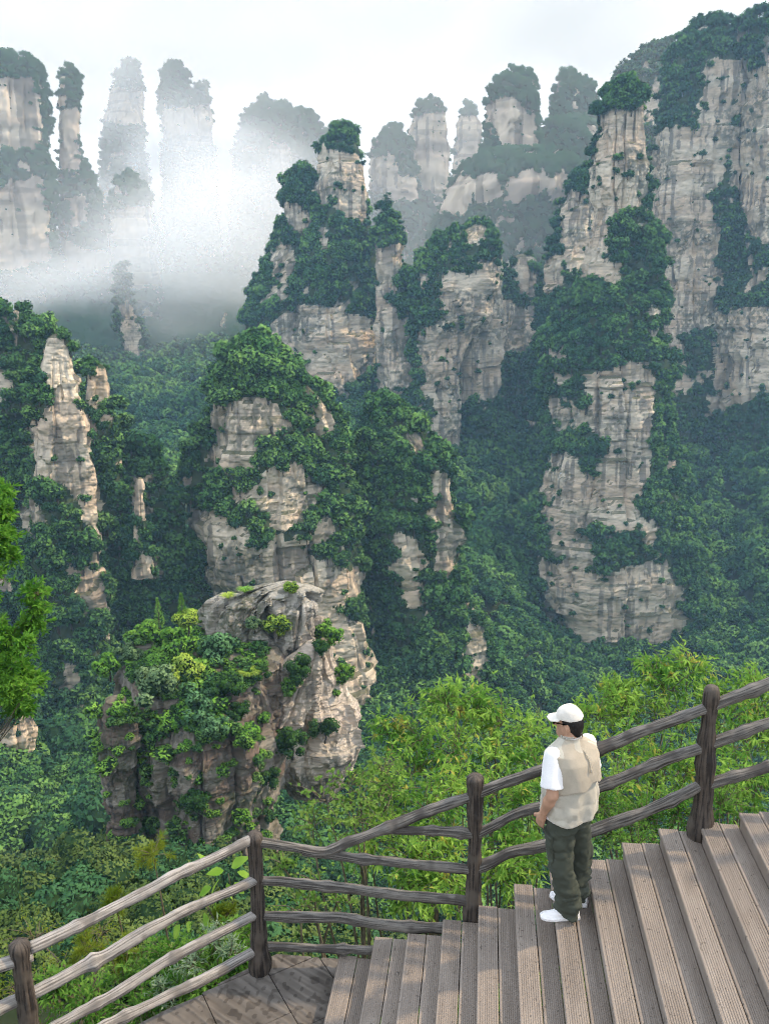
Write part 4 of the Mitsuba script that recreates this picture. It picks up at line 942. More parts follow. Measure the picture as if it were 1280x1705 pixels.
PEACH = [('willow leaved shrub with yellow green tips, tallest one left of the person', 720, 10.5, [(700, 1235, 10.6, 75), (760, 1190, 10.8, 70), (690, 1290, 10.2, 70), (760, 1260, 10.2, 75), (650, 1225, 10.8, 45), (745, 1165, 11.0, 45)]),
         ('willow leaved shrub directly behind the left arm of the person', 840, 10.5, [(830, 1210, 10.8, 70), (880, 1230, 10.6, 60), (830, 1270, 10.2, 65), (895, 1290, 10.0, 60), (800, 1175, 11.0, 45)]),
         ('low willow leaved shrub under the middle rail, left of the nearest post', 700, 9.0, [(640, 1330, 9.2, 80), (710, 1350, 9.0, 75), (760, 1320, 9.4, 70), (620, 1400, 8.6, 80), (690, 1430, 8.4, 80), (745, 1410, 8.6, 70)]),
         ('low willow leaved shrub filling the gap between the nearest post and the person', 850, 9.0, [(830, 1330, 9.3, 75), (880, 1350, 9.0, 65), (840, 1400, 8.7, 70), (880, 1430, 8.5, 60), (835, 1460, 8.2, 55), (690, 1490, 8.0, 60), (750, 1480, 8.0, 55)]),
         ('tall willow leaved shrub with a leafy peak left of the farthest post', 1100, 11.0, [(1050, 1195, 11.2, 70), (1110, 1150, 11.4, 65), (1145, 1115, 11.6, 48), (1090, 1120, 11.6, 40), (1120, 1210, 11.0, 75), (1020, 1165, 11.4, 45), (990, 1200, 11.0, 50), (1030, 1150, 11.6, 30)]),
         ('willow leaved shrub right behind the farthest post', 1230, 10.5, [(1215, 1190, 10.8, 70), (1265, 1180, 11.0, 70), (1240, 1240, 10.4, 70), (1290, 1240, 10.4, 60), (1255, 1140, 11.2, 40), (1190, 1160, 11.4, 40)]),
         ('low willow leaved shrub between the person and the farthest post', 1080, 9.5, [(1040, 1260, 10.0, 70), (1090, 1270, 9.8, 70), (1140, 1290, 9.6, 65), (1030, 1320, 9.4, 65), (1210, 1310, 9.2, 60), (1260, 1310, 9.2, 55)])]
for i, (lab, rx, rD, bl) in enumerate(PEACH):
    shrub('willow_leaved_shrub', lab, 'shrub', root_at(rx, rD), [blob(*b) for b in bl], 'peach_leaf', (0.120, 0.034), 10, 42, 500 + i, droop=0.55)
shrub('small_leaved_shrub', 'fine leaved green shrub beside the plank ends, right of the person', 'shrub', root_at(1060, 8.4), [blob(1020, 1385, 8.5, 55), blob(1075, 1370, 8.5, 60), blob(1130, 1355, 8.4, 50), blob(1060, 1420, 8.1, 45), blob(1200, 1345, 8.2, 50), blob(1000, 1345, 8.8, 50)], 'herb_leaf', (0.045, 0.022), 12, 90, 520, droop=0.1)
shrub('round_leaved_shrub', 'arching shrub with round pale leaves over the dark gap left of the posts', 'shrub', root_at(600, 8.2), [blob(545, 1335, 8.4, 60), blob(590, 1370, 8.2, 55), blob(520, 1375, 8.3, 45), blob(580, 1310, 8.6, 45), blob(600, 1330, 8.4, 50), blob(640, 1285, 8.8, 40), blob(650, 1320, 8.6, 45)], 'round_leaf', (0.062, 0.038), 6, 24, 521, droop=0.15, fine=True)
shrub('round_leaved_shrub', 'low pale leaved plant below the rails, right of the round topped corner post', 'shrub', root_at(540, 7.4), [blob(520, 1470, 7.6, 40), blob(500, 1510, 7.4, 45), blob(470, 1440, 7.6, 26), blob(560, 1500, 7.4, 40)], 'round_leaf', (0.055, 0.032), 6, 20, 522, droop=0.15, fine=True)
_gb = np.random.default_rng(77); _bl = []
for (x0, x1, y0, y1, m) in ((-90, 22, 815, 965, 22), (-80, 62, 985, 1195, 34), (-100, 10, 960, 990, 6)):
    for _k in range(m):
        _bl.append(blob(_gb.uniform(x0, x1), _gb.uniform(y0, y1), 11.8 + _gb.uniform(-0.4, 0.4), _gb.uniform(16, 27)))
shrub('glossy_tree', 'bright green glossy leaved tree reaching in at the left edge', 'tree', root_at(-560, 12), _bl, 'glossy_leaf', (0.095, 0.036), 11, 34, 523, droop=-0.25, stem=0.02, bend=0.15, fine=True)

# behind the left railing: a broad leaved sapling, pine tufts and herbs
g = np.random.default_rng(31)
key = thing('broad_leaved_sapling', 'sapling with big light green leaves between the rails by the corner post', 'sapling')
_r = root_at(375, 7.6); _t = at(380, 1455, 7.6)
scene[key + '__stem'] = mikit.ply(join([tube(spline([_r, _r + (_t - _r) * 0.5 + [0.05, 0, 0], _t], 10), np.linspace(0.016, 0.006, 10), 6), tube(spline([_r + (_t - _r) * 0.55, at(345, 1510, 7.4)], 6), [0.008] * 6, 5)]), 'twig', smooth=True)
for (x, y, dx, dy, L) in [(365, 1465, -0.7, -0.6, 0.20), (385, 1445, 0.5, 0.4, 0.22), (352, 1478, -0.9, -0.5, 0.18), (372, 1450, -0.5, 0.2, 0.17), (395, 1452, 0.9, -0.1, 0.18), (378, 1470, 0.1, -0.9, 0.17), (362, 1492, -0.4, -0.9, 0.16), (390, 1470, 0.8, -0.6, 0.17), (300, 1540, -0.6, -0.8, 0.19), (322, 1515, -0.9, -0.2, 0.17), (340, 1520, 0.3, -0.9, 0.18), (330, 1560, 0.0, -1.0, 0.19), (355, 1510, 0.8, -0.3, 0.17), (372, 1480, 0.7, -0.7, 0.16), (318, 1535, -0.2, -1, 0.16), (345, 1440, -0.6, 0.4, 0.15)]:
    b = at(x, y, 7.55 + g.uniform(-0.15, 0.15))
    obj('leaf', leaf_set(b[None], (CR * dx + CU * dy + g.normal(size=3) * 0.2)[None], np.array([L]), np.array([L * 0.58]), g, fold=0.12, bend=0.3, fine=True), 'sapling_leaf', key, smooth=True)


def pine_tuft(x, y, D, rp, label, seed):
    g = np.random.default_rng(seed); key = thing('pine_sapling', label, 'pine sapling')
    c = at(x, y, D); R = rp * D / FPX; rt = root_at(x, D)
    wood = [tube(spline([rt, (rt + c) / 2 + [0.05, 0, 0], c], 8), np.linspace(0.02, 0.008, 8), 6)]; B, Dd = [], []
    for k in range(16):
        d = unit(g.normal(size=3) + [0, 0, 0.5]); p = c + d * R * g.uniform(0.3, 0.9)
        wood.append(tube([c, (c + p) / 2 + [0, 0, 0.02], p], [0.006, 0.005, 0.003], 4, cap=False))
        m = 45
        B.append(np.repeat(p[None], m, 0) - d * R * 0.35 * g.random((m, 1))); Dd.append(unit(d * 0.9 + 0.75 * g.normal(size=(m, 3)) + [0, 0, 0.3]))
    B = np.vstack(B); Dd = np.vstack(Dd)
    scene[key + '__branches'] = mikit.ply(join(wood), 'twig', smooth=True)
    scene[key + '__needles'] = mikit.ply(leaf_set(B, Dd, 0.10 * g.uniform(0.7, 1.2, len(B)), np.full(len(B), 0.0085), g, bend=0.1), 'needle_leaf')
    labels[key + '__needles'] = {'kind': 'stuff'}


pine_tuft(255, 1425, 8.6, 45, 'yellow green pine sapling above the second rail', 1)
pine_tuft(190, 1500, 8.2, 34, 'pine sapling tuft peeping over the top left rail', 2)
pine_tuft(140, 1580, 7.6, 40, 'pine sapling beside the left post', 3)
pine_tuft(205, 1590, 7.4, 45, 'low pine sapling in the middle of the left railing', 4)
pine_tuft(380, 1525, 7.5, 32, 'small pine tuft behind the broad leaved sapling', 5)
shrub('wayside_bush', 'leafy green bush below the rails at the left', 'bush', root_at(200, 7.2), [blob(210, 1640, 7.2, 60), blob(150, 1680, 6.8, 60), blob(280, 1600, 7.2, 55), blob(240, 1690, 6.7, 60), blob(95, 1650, 7.0, 45)], 'herb_leaf', (0.07, 0.028), 9, 70, 531, droop=0.1)
shrub('wayside_bush', 'leafy green bush behind the corner post', 'bush', root_at(340, 7.0), [blob(340, 1600, 7.1, 50), blob(390, 1570, 7.2, 45), blob(300, 1650, 6.8, 45), blob(400, 1610, 6.8, 35), blob(350, 1640, 6.7, 40)], 'herb_leaf', (0.075, 0.024), 9, 70, 532, droop=0.1)
shrub('silver_herb', 'silvery leaved herb in front of the bush behind the corner post', 'herb', root_at(350, 6.8), [blob(355, 1560, 7.0, 34), blob(320, 1610, 6.8, 34), blob(385, 1590, 6.8, 26), blob(270, 1650, 6.7, 26)], 'silver_leaf', (0.07, 0.016), 9, 26, 533, droop=-0.3)
shrub('dry_thicket', 'thin grey green thicket below the left railing', 'bush', root_at(60, 7.5), [blob(60, 1560, 8.2, 50), blob(110, 1620, 7.6, 45), blob(30, 1650, 7.0, 45), blob(170, 1555, 8.0, 40)], 'needle_leaf', (0.05, 0.012), 6, 40, 534, droop=0.0)

# grass and ferns on the bank beside the stairs
_B, _D = [], []
for (x0, x1, y0, y1, D0, D1, m) in ((440, 640, 1500, 1560, 6.6, 7.6, 2600), (560, 780, 1450, 1540, 6.9, 7.9, 2200), (800, 1000, 1420, 1480, 7.2, 8.2, 1500), (1000, 1280, 1300, 1400, 7.4, 8.4, 2200), (180, 430, 1560, 1690, 5.9, 7.2, 2600)):
    for x, y, t in zip(g.uniform(x0, x1, m), g.uniform(y0, y1, m), g.random(m)):
        p = at(x, y, D0 + t * (D1 - D0)); p[2] = max(min(p[2], float('inf')), -9)
        _B.append(p)
_B = np.array(_B); _gz = ground_z(_B[:, 0], _B[:, 1])
_B[:, 2] = _gz + g.uniform(0, 0.35, len(_B)) * (g.random(len(_B)) ** 0.5)
scene['ground_cover'] = mikit.ply(leaf_set(_B, unit(g.normal(size=_B.shape) * [1, 1, 0.5] + [0, 0, 0.55]), g.uniform(0.10, 0.26, len(_B)), g.uniform(0.014, 0.035, len(_B)), g, bend=0.35), 'herb_leaf', smooth=True)
tag('ground_cover', 'long grass and ferns on the bank beside the stairs', 'grass', kind='stuff')

# ------------------------------------------------------------------ the person on the stairs
def surface_net(fn, lo, hi, h):
    """The zero surface of fn over a grid of cell h as triangles (naive surface nets)."""
    lo = np.asarray(lo, float); n = np.ceil((np.asarray(hi) - lo) / h).astype(int) + 1
    ax = [lo[i] + h * np.arange(n[i]) for i in range(3)]
    G = np.stack(np.meshgrid(*ax, indexing='ij'), -1)
    S = np.concatenate([fn(G[i:i + 24].reshape(-1, 3)).reshape(G[i:i + 24].shape[:3]) for i in range(0, n[0], 24)])
    neg = S < 0; acc = np.zeros(tuple(n - 1) + (3,)); cnt = np.zeros(tuple(n - 1))
    for a in range(3):
        b, c = [k for k in range(3) if k != a]
        for ob in (0, 1):
            for oc in (0, 1):
                sl0 = [None] * 3; sl0[a] = slice(0, n[a] - 1); sl0[b] = slice(ob, n[b] - 1 + ob); sl0[c] = slice(oc, n[c] - 1 + oc)
                sl1 = list(sl0); sl1[a] = slice(1, n[a]); sl0, sl1 = tuple(sl0), tuple(sl1)
                x = neg[sl0] != neg[sl1]
                t = np.where(x, S[sl0] / np.where(x, S[sl0] - S[sl1], 1), 0)
                p = G[sl0] + (G[sl1] - G[sl0]) * t[..., None]
                acc += p * x[..., None]; cnt += x
    on = cnt > 0; idx = np.full(cnt.shape, -1); idx[on] = np.arange(on.sum()); V = acc[on] / cnt[on][:, None]; F = []
    for a in range(3):
        b, c = (a + 1) % 3, (a + 2) % 3
        sl0 = [slice(1, n[k] - 1) for k in range(3)]; sl0[a] = slice(0, n[a] - 1); sl1 = list(sl0); sl1[a] = slice(1, n[a])
        x = neg[tuple(sl0)] != neg[tuple(sl1)]; first = neg[tuple(sl0)][x]
        P = np.argwhere(x) + np.array([0 if k == a else 1 for k in range(3)])
        eb, ec = np.eye(3, dtype=int)[b], np.eye(3, dtype=int)[c]
        q = np.stack([idx[tuple(w.T)] for w in (P - eb - ec, P - ec, P, P - eb)], 1)
        q[~first] = q[~first][:, ::-1]; F.append(q)
    F = np.vstack(F)
    return V, np.vstack([F[:, [0, 1, 2]], F[:, [0, 2, 3]]])


def cone(P, a, b, ra, rb):
    a, b = np.asarray(a, float), np.asarray(b, float); d = b - a
    t = np.clip(((P - a) @ d) / (d @ d), 0, 1)
    return np.linalg.norm(P - a - t[:, None] * d, axis=1) - (ra + (rb - ra) * t)


def ell(P, c, r, M=None):
    q = P - c
    if M is not None:
        q = q @ np.asarray(M).T
    return (np.linalg.norm(q / r, axis=1) - 1) * min(r)


def su(*ds, k=0.02):
    o = ds[0]
    for d in ds[1:]:
        h = np.clip(0.5 + 0.5 * (d - o) / k, 0, 1); o = d * (1 - h) + o * h - k * h * (1 - h)
    return o


def relax(m, n=6):
    v, f = np.array(m[0]), np.asarray(m[1])
    i, j = f[:, [0, 1, 2]].ravel(), f[:, [1, 2, 0]].ravel()
    A = scipy.sparse.coo_matrix((np.ones(len(i) * 2), (np.r_[i, j], np.r_[j, i])), (len(v), len(v))).tocsr(); A.data[:] = 1
    w = 1 / np.maximum(np.asarray(A.sum(1)), 1)
    for k in range(n):
        for lam in (0.5, -0.53):
            v = v + lam * (A @ v * w - v)
    return v, f


_c0 = np.array([0.63, 5.55, 0.0])                       # in stair coordinates (E, N, up)
_f, _r, _z = np.array([-0.643, 0.766, 0]), np.array([0.766, 0.643, 0]), np.array([0, 0, 1.0])
_fh = unit(np.array([-0.93, 0.36, -0.06])); _rh = unit(np.cross(_fh, _z)); _zh = np.cross(_rh, _fh)
L = lambda r, f, z: _c0 + r * _r + f * _f + z * _z      # noqa: E731
HC = L(0.0, 0.035, 1.58)
HS = 0.94
H = lambda r, f, z: HC + HS * (r * _rh + f * _fh + z * _zh)    # noqa: E731
MH = np.stack([_rh, _fh, _zh]) / HS; MT = np.stack([_r, _f, _z])
SHL, SHR = L(-0.165, 0, 1.385), L(0.165, 0, 1.385)
ELL_, ELR = L(-0.228, -0.060, 1.125), L(0.225, 0.03, 1.12)
WRL, WRR = L(-0.215, 0.045, 0.915), L(0.19, 0.16, 0.955)
HIPL, HIPR = L(-0.09, 0, 0.86), L(0.09, 0, 0.86)
KNL, KNR = np.array([0.592, 5.48, 0.47]), np.array([0.735, 5.67, 0.48])
ANL, ANR = np.array([0.655, 5.53, 0.075]), np.array([0.735, 5.70, 0.075])
FT = unit(np.array([-0.985, -0.10, 0])); FT2 = unit(np.array([-0.95, 0.30, 0]))


def hand(P, w, d, side):
    """Palm, four fingers of unequal length, gently bent, and a thumb from the side of the palm. d: the way the fingers point; side: towards the thumb."""
    d = unit(d); s = unit(side - d * (side @ d)); nrm = np.cross(d, s)
    o = su(cone(P, w, w + d * 0.035, 0.024, 0.026), cone(P, w + d * 0.03 + s * 0.022, w + d * 0.085 + s * 0.026, 0.016, 0.014), cone(P, w + d * 0.03 - s * 0.018, w + d * 0.08 - s * 0.026, 0.016, 0.013), cone(P, w + d * 0.04, w + d * 0.085, 0.018, 0.015), k=0.02)
    for i, ln in enumerate((0.068, 0.077, 0.072, 0.055)):
        b = w + d * 0.085 + s * (0.028 - 0.0185 * i); m = b + d * ln * 0.5 + nrm * 0.004; e = m + unit(d + nrm * 0.5) * ln * 0.5
        o = su(o, cone(P, b, m, 0.0088, 0.008), k=0.006); o = su(o, cone(P, m, e, 0.008, 0.0068), k=0.004)
    b = w + d * 0.03 + s * 0.028; m = b + unit(d * 0.7 + s * 0.7) * 0.04; e = m + unit(d * 0.95 + s * 0.2 + nrm * 0.2) * 0.032
    return su(o, su(cone(P, b, m, 0.013, 0.0105), cone(P, m, e, 0.0105, 0.008), k=0.005), k=0.012)


def body_sdf(P):
    o = ell(P, H(0, -0.008, 0.03), (0.074, 0.093, 0.098), MH)                       # skull
    o = su(o, ell(P, H(0, 0.028, -0.045), (0.055, 0.062, 0.075), MH), k=0.03)        # face and jaw
    o = su(o, cone(P, H(0, 0.075, -0.098), H(0, 0.060, -0.09), 0.019, 0.022), k=0.03)  # chin
    o = su(o, cone(P, H(0, 0.087, 0.015), H(0, 0.110, -0.030), 0.008, 0.0125), k=0.014)  # nose
    o = su(o, cone(P, H(-0.03, 0.074, 0.022), H(0.03, 0.074, 0.022), 0.014, 0.014), k=0.015)  # brow
    o = su(o, cone(P, H(-0.018, 0.085, -0.060), H(0.018, 0.085, -0.060), 0.0075, 0.0075), k=0.008)  # lips
    o = su(o, cone(P, H(-0.016, 0.082, -0.071), H(0.016, 0.082, -0.071), 0.0075, 0.0075), k=0.006)
    for s in (-1, 1):
        ear = np.maximum(ell(P, H(s * 0.076, -0.012, -0.012), (0.011, 0.021, 0.033), MH), -ell(P, H(s * 0.088, -0.008, -0.008), (0.008, 0.012, 0.02), MH))
        o = su(o, ear, k=0.007)
        o = np.maximum(o, -ell(P, H(s * 0.032, 0.094, 0.0), (0.014, 0.009, 0.008), MH))   # eye sockets
    o = su(o, cone(P, H(0, -0.02, -0.05), L(0, -0.01, 1.40), 0.056, 0.064), k=0.03)   # neck
    o = su(o, cone(P, L(-0.13, 0, 1.385), L(0.13, 0, 1.385), 0.048, 0.048), cone(P, L(0, 0, 1.35), L(0, 0, 0.95), 0.12, 0.12), k=0.05)
    for sh, elb, wr, dirn in ((SHL, ELL_, WRL, -1), (SHR, ELR, WRR, 1)):
        o = su(o, cone(P, sh, elb, 0.046, 0.040), k=0.03); o = su(o, cone(P, elb, elb + (wr - elb) * 0.35, 0.040, 0.041), cone(P, elb + (wr - elb) * 0.35, wr, 0.041, 0.027), k=0.02)
        o = su(o, hand(P, wr, unit(np.array([0, 0, -1.0]) + 0.35 * _f - 0.10 * dirn * _r), _f * 1.0 + 0.1 * _r * dirn), k=0.014)
    for hp, kn, an in ((HIPL, KNL, ANL), (HIPR, KNR, ANR)):
        o = su(o, cone(P, hp, kn, 0.078, 0.055), cone(P, kn, an, 0.055, 0.036), k=0.03)
    return o


def torso(P, ws, ds, zs, cf=0.0):
    q = (P - _c0) @ MT.T; z = q[:, 2]
    a, b = np.interp(z, zs, ws), np.interp(z, zs, ds)
    e = ((np.abs(q[:, 0]) / a) ** 2.5 + (np.abs(q[:, 1] - cf) / b) ** 2.5) ** (1 / 2.5)
    return (e - 1) * np.minimum(a, b), q


def folds(P, s, seed, sq=(1, 1, 0.35)):
    return nz3(P * np.array(sq), s, 3, seed)


def ridged(P, s, seed, sq):
    return np.abs(nz3(P * np.array(sq), s, 2, seed)) * 2


ZS = (0.90, 0.98, 1.10, 1.25, 1.34, 1.40, 1.44, 1.48)


def vest_sdf(P):
    d, q = torso(P, (0.200, 0.200, 0.198, 0.199, 0.206, 0.200, 0.130, 0.07), (0.172, 0.172, 0.168, 0.160, 0.148, 0.115, 0.085, 0.065), ZS)
    d = d + 0.024 * folds(P, 9, 1) + 0.034 * (0.25 - ridged(P, 9, 2, (1, 1, 0.22))) - 0.014 * ridged(P, 14, 3, (1, 1, 0.8)) * (q[:, 2] < 1.12)
    hem = 0.90 + 0.010 * np.sin(q[:, 0] * 14) + 0.02 * np.clip(-q[:, 1] / 0.16, -1, 1) * -1
    d = np.maximum(d, hem - q[:, 2])
    d = np.maximum(d, -cone(P, HC - [0, 0, 0.02], L(0, 0.01, 1.43), 0.066, 0.074))
    for s, sh in ((-1, SHL), (1, SHR)):
        d = np.maximum(d, -cone(P, sh + s * _r * 0.085 - _z * 0.05, sh + s * _r * 0.19 - _z * 0.13, 0.072, 0.11))
    return d


def cape_sdf(P):
    d, q = torso(P, (0.220, 0.220, 0.216, 0.215, 0.219, 0.210, 0.140, 0.085), (0.222, 0.222, 0.216, 0.192, 0.168, 0.132, 0.100, 0.078), ZS)
    d = d + 0.014 * folds(P, 8, 11) + 0.024 * (0.25 - ridged(P, 8, 12, (1, 1, 0.3)))
    i, _ = torso(P, (0.192, 0.192, 0.192, 0.192, 0.190, 0.175, 0.110, 0.065), (0.150, 0.150, 0.150, 0.146, 0.134, 0.100, 0.075, 0.055), ZS)
    d = np.maximum(d, -i)
    low = 1.165 + 0.022 * np.sin(q[:, 0] * 13 + 0.8) + 0.012 * np.sin(q[:, 0] * 37)
    d = np.maximum(np.maximum(d, low - q[:, 2]), q[:, 1] + 0.01 + 0.25 * np.clip(1.30 - q[:, 2], 0, 1))
    d = np.maximum(d, -cone(P, HC - [0, 0, 0.02], L(0, 0.01, 1.43), 0.066, 0.072))
    for s, sh in ((-1, SHL), (1, SHR)):
        d = np.maximum(d, -cone(P, sh + s * _r * 0.095 - _z * 0.06, sh + s * _r * 0.19 - _z * 0.13, 0.070, 0.10))
    return d


def shirt_sdf(P):
    d, q = torso(P, (0.192, 0.192, 0.191, 0.192, 0.188, 0.165, 0.095, 0.068), (0.155, 0.155, 0.152, 0.145, 0.132, 0.10, 0.075, 0.062), ZS)
    d = np.maximum(d, 0.872 - q[:, 2])
    for s, sh, elb in ((-1, SHL, ELL_), (1, SHR, ELR)):
        t = elb - sh; en_ = sh + t * 0.86 + s * _r * 0.012
        sl = np.maximum(cone(P, sh + t * 0.02, en_, 0.064, 0.084), ((P - (sh + t * 0.80)) @ unit(t)))
        d = su(d, sl + 0.016 * folds(P, 12, 21, (1, 1, 0.5)) - 0.010 * ridged(P, 9, 22, (1, 1, 0.4)), k=0.03)
    d = np.maximum(d, -cone(P, HC - [0, 0, 0.02], L(0, 0.01, 1.44), 0.060, 0.066))
    return d


def trouser_sdf(P):
    w, q = torso(P, (0.165, 0.160, 0.160), (0.135, 0.135, 0.135), (0.7, 0.9, 1.1))
    w = np.maximum(np.maximum(w, 0.80 - q[:, 2]), q[:, 2] - 1.04)
    o = None
    for hp, kn, an, sd in ((HIPL, KNL, ANL, 1), (HIPR, KNR, ANR, 2)):
        hem = an + np.array([0, 0, -0.035]); out = -_r if sd == 1 else _r
        lg = su(cone(P, hp - out * 0.004, kn, 0.102, 0.090), cone(P, kn, hem + np.array([0.0, 0, 0.08]), 0.090, 0.090), cone(P, hem + np.array([0, 0, 0.08]), hem, 0.090, 0.084), k=0.03)
        lg = np.maximum(lg, 0.030 + 0.03 * nz3(P, 6, 2, sd) - P[:, 2])
        o = lg if o is None else su(o, lg, k=0.025)
    o = su(o, w, k=0.06)
    low = np.clip((0.42 - P[:, 2]) / 0.3, 0, 1)
    o = o + 0.030 * folds(P, 7, 31, (1, 1, 0.6)) + 0.030 * (0.3 - ridged(P, 7, 32, (1, 1, 0.30))) + 0.060 * low * (0.25 - ridged(P, 9, 33, (0.5, 0.5, 1.5))) + 0.022 * (0.25 - ridged(P, 12, 34, (1, 1, 1.1)))
    pk = L(-0.20, 0.05, 0.93)
    return np.maximum(o, -cone(P, pk, pk - _z * 0.05, 0.030, 0.02))


def shoe_sdf(P, an, d):
    s = np.cross(_z, d); M = np.stack([s, d, _z]); c = np.array([an[0], an[1], 0]); q = (P - c) @ M.T
    wid = np.interp(q[:, 1], (-0.08, -0.05, 0.03, 0.11, 0.17, 0.205), (0.030, 0.038, 0.040, 0.050, 0.044, 0.02))
    top = np.interp(q[:, 1], (-0.08, -0.05, 0.04, 0.12, 0.18, 0.205), (0.085, 0.10, 0.095, 0.060, 0.045, 0.03))
    e = np.sqrt((q[:, 0] / wid) ** 2 + (np.clip(q[:, 1], -1, 1) * 0) + (np.clip(q[:, 2], 0, 1) / top) ** 2)
    d1 = (e - 1) * 0.04
    d1 = np.maximum(d1, np.maximum(-q[:, 2] + 0.002, np.maximum(q[:, 1] - 0.205, -0.082 - q[:, 1])))
    sole = np.maximum(np.abs(q[:, 0]) - wid - 0.004, np.maximum(np.abs(q[:, 2] - 0.014) - 0.013, np.maximum(q[:, 1] - 0.207, -0.086 - q[:, 1])))
    return su(d1, sole, k=0.004)


def cap_sdf(P):
    q = (P - H(0, -0.008, 0.040)) @ MH.T
    tilt = q[:, 2] - 0.06 * (q[:, 1]) * -1
    cr = ell(P, H(0, -0.010, 0.035), (0.089, 0.108, 0.108), MH)
    cr = np.maximum(cr, 0.000 - tilt - 0.0)
    cr = np.maximum(cr, -ell(P, H(0, -0.118, 0.035), (0.036, 0.03, 0.018), MH))          # the opening over the strap
    seam = np.abs(np.sin(3 * np.arctan2(q[:, 0], q[:, 1]))); cr = cr + 0.0016 * np.exp(-(seam / 0.05) ** 2) + 0.008 * nz3(P, 16, 2, 41)
    y = q[:, 1] - 0.085; by = 0.085
    br = np.maximum(np.abs(q[:, 2] - 0.008 + 3.6 * q[:, 0] ** 2 * 0.9 + 0.25 * np.clip(y, 0, 1)) - 0.0045, (np.sqrt((q[:, 0] / 0.082) ** 2 + (y / by) ** 2) - 1) * 0.08)
    br = np.maximum(br, -y - 0.03)
    return su(cr, br, k=0.008)


def hair_sdf(P):
    o = ell(P, H(0, -0.022, 0.012), (0.083, 0.094, 0.098), MH)
    o = su(o, ell(P, H(0, -0.068, -0.055), (0.062, 0.036, 0.062), MH), k=0.03)
    q = (P - HC) @ MH.T
    o = np.maximum(o, q[:, 1] - 0.020 - 0.5 * np.clip(q[:, 2], 0, 1))
    o = np.maximum(o, -(np.maximum(np.abs(q[:, 1] + 0.0) - 0.036, q[:, 2] - 0.012)) if False else -ell(P, H(-0.085, 0.0, -0.03), (0.03, 0.032, 0.045), MH))
    o = np.maximum(o, -ell(P, H(0.085, 0.0, -0.03), (0.03, 0.032, 0.045), MH))
    return o + 0.008 * nz3(P * [1, 1, 0.3], 60, 2, 51)


def cloth(c, var, seed, rough=0.85):
    def fn(p, n, uv):
        t = fbm(p.x * 14 + seed, p.y * 14, p.z * 14) - 0.5
        w = noise(p.x * 420, p.y * 420, p.z * 420) - 0.5
        return mi.Color3f(c) * (1 + var * t + 0.16 * w)
    return {'type': 'twosided', 'bsdf': {'type': 'principled', 'base_color': mikit.proc(fn), 'roughness': rough, 'specular': 0.2, 'sheen': 0.3}}


scene['skin'] = {'type': 'principled', 'base_color': mikit.proc(lambda p, n, uv: mix((0.42, 0.25, 0.17), (0.52, 0.31, 0.21), noise(p.x * 18, p.y * 18, p.z * 18))), 'roughness': 0.5, 'specular': 0.35}
scene['vest_cloth'] = cloth((0.47, 0.45, 0.385), 0.25, 1)
scene['cape_cloth'] = cloth((0.40, 0.36, 0.29), 0.22, 2)
scene['white_cloth'] = cloth((0.80, 0.80, 0.81), 0.08, 3)
scene['trouser_cloth'] = cloth((0.058, 0.068, 0.054), 0.5, 4)
scene['cap_cloth'] = cloth((0.70, 0.67, 0.61), 0.12, 5)
scene['hair_black'] = {'type': 'principled', 'base_color': rgb(0.012, 0.011, 0.011), 'roughness': 0.45, 'specular': 0.4}
scene['white_rubber'] = {'type': 'principled', 'base_color': rgb(0.82, 0.82, 0.83), 'roughness': 0.5}
scene['dark_plastic'] = {'type': 'principled', 'base_color': rgb(0.01, 0.01, 0.01), 'roughness': 0.2}


def stair_to_world(m):
    return EN(m[0][:, 0], m[0][:, 1], m[0][:, 2]), np.asarray(m[1])


PERSON = thing('person', 'person in white cap, beige vest and dark green cargo trousers standing on the stairs', 'person')


def wear(name, fn, lo, hi, h, mat, n=4, parent=PERSON):
    m = relax(surface_net(fn, lo, hi, h), n)
    return obj(name, stair_to_world(m), mat, parent, smooth=True)


wear('body', body_sdf, (0.25, 5.15, 0.02), (1.0, 5.95, 1.75), 0.0065, 'skin', 3)
wear('trousers', trouser_sdf, (0.30, 5.15, 0.0), (1.0, 5.95, 1.06), 0.0075, 'trouser_cloth', 1)
wear('shirt', shirt_sdf, (0.25, 5.15, 0.82), (1.0, 5.95, 1.5), 0.0075, 'white_cloth', 2)
wear('vest', vest_sdf, (0.30, 5.20, 0.82), (1.0, 5.95, 1.5), 0.007, 'vest_cloth', 2)
CAPE = wear('vest_cape', cape_sdf, (0.30, 5.15, 1.05), (1.0, 5.95, 1.5), 0.006, 'cape_cloth', 2)
CAP = wear('cap', cap_sdf, HC - 0.26, HC + 0.26, 0.0045, 'cap_cloth', 2)
wear('hair', hair_sdf, HC - 0.2, HC + 0.2, 0.005, 'hair_black', 1)
for an, d in ((ANL, FT), (ANR, FT2)):
    wear('shoe', lambda P, an=an, d=d: shoe_sdf(P, an, d), np.array([an[0], an[1], 0]) - [0.26, 0.26, 0.02], np.array([an[0], an[1], 0]) + [0.26, 0.26, 0.16], 0.005, 'white_rubber', 2)
labels[CAPE] = {'label': 'beige cape flap over the upper back'}
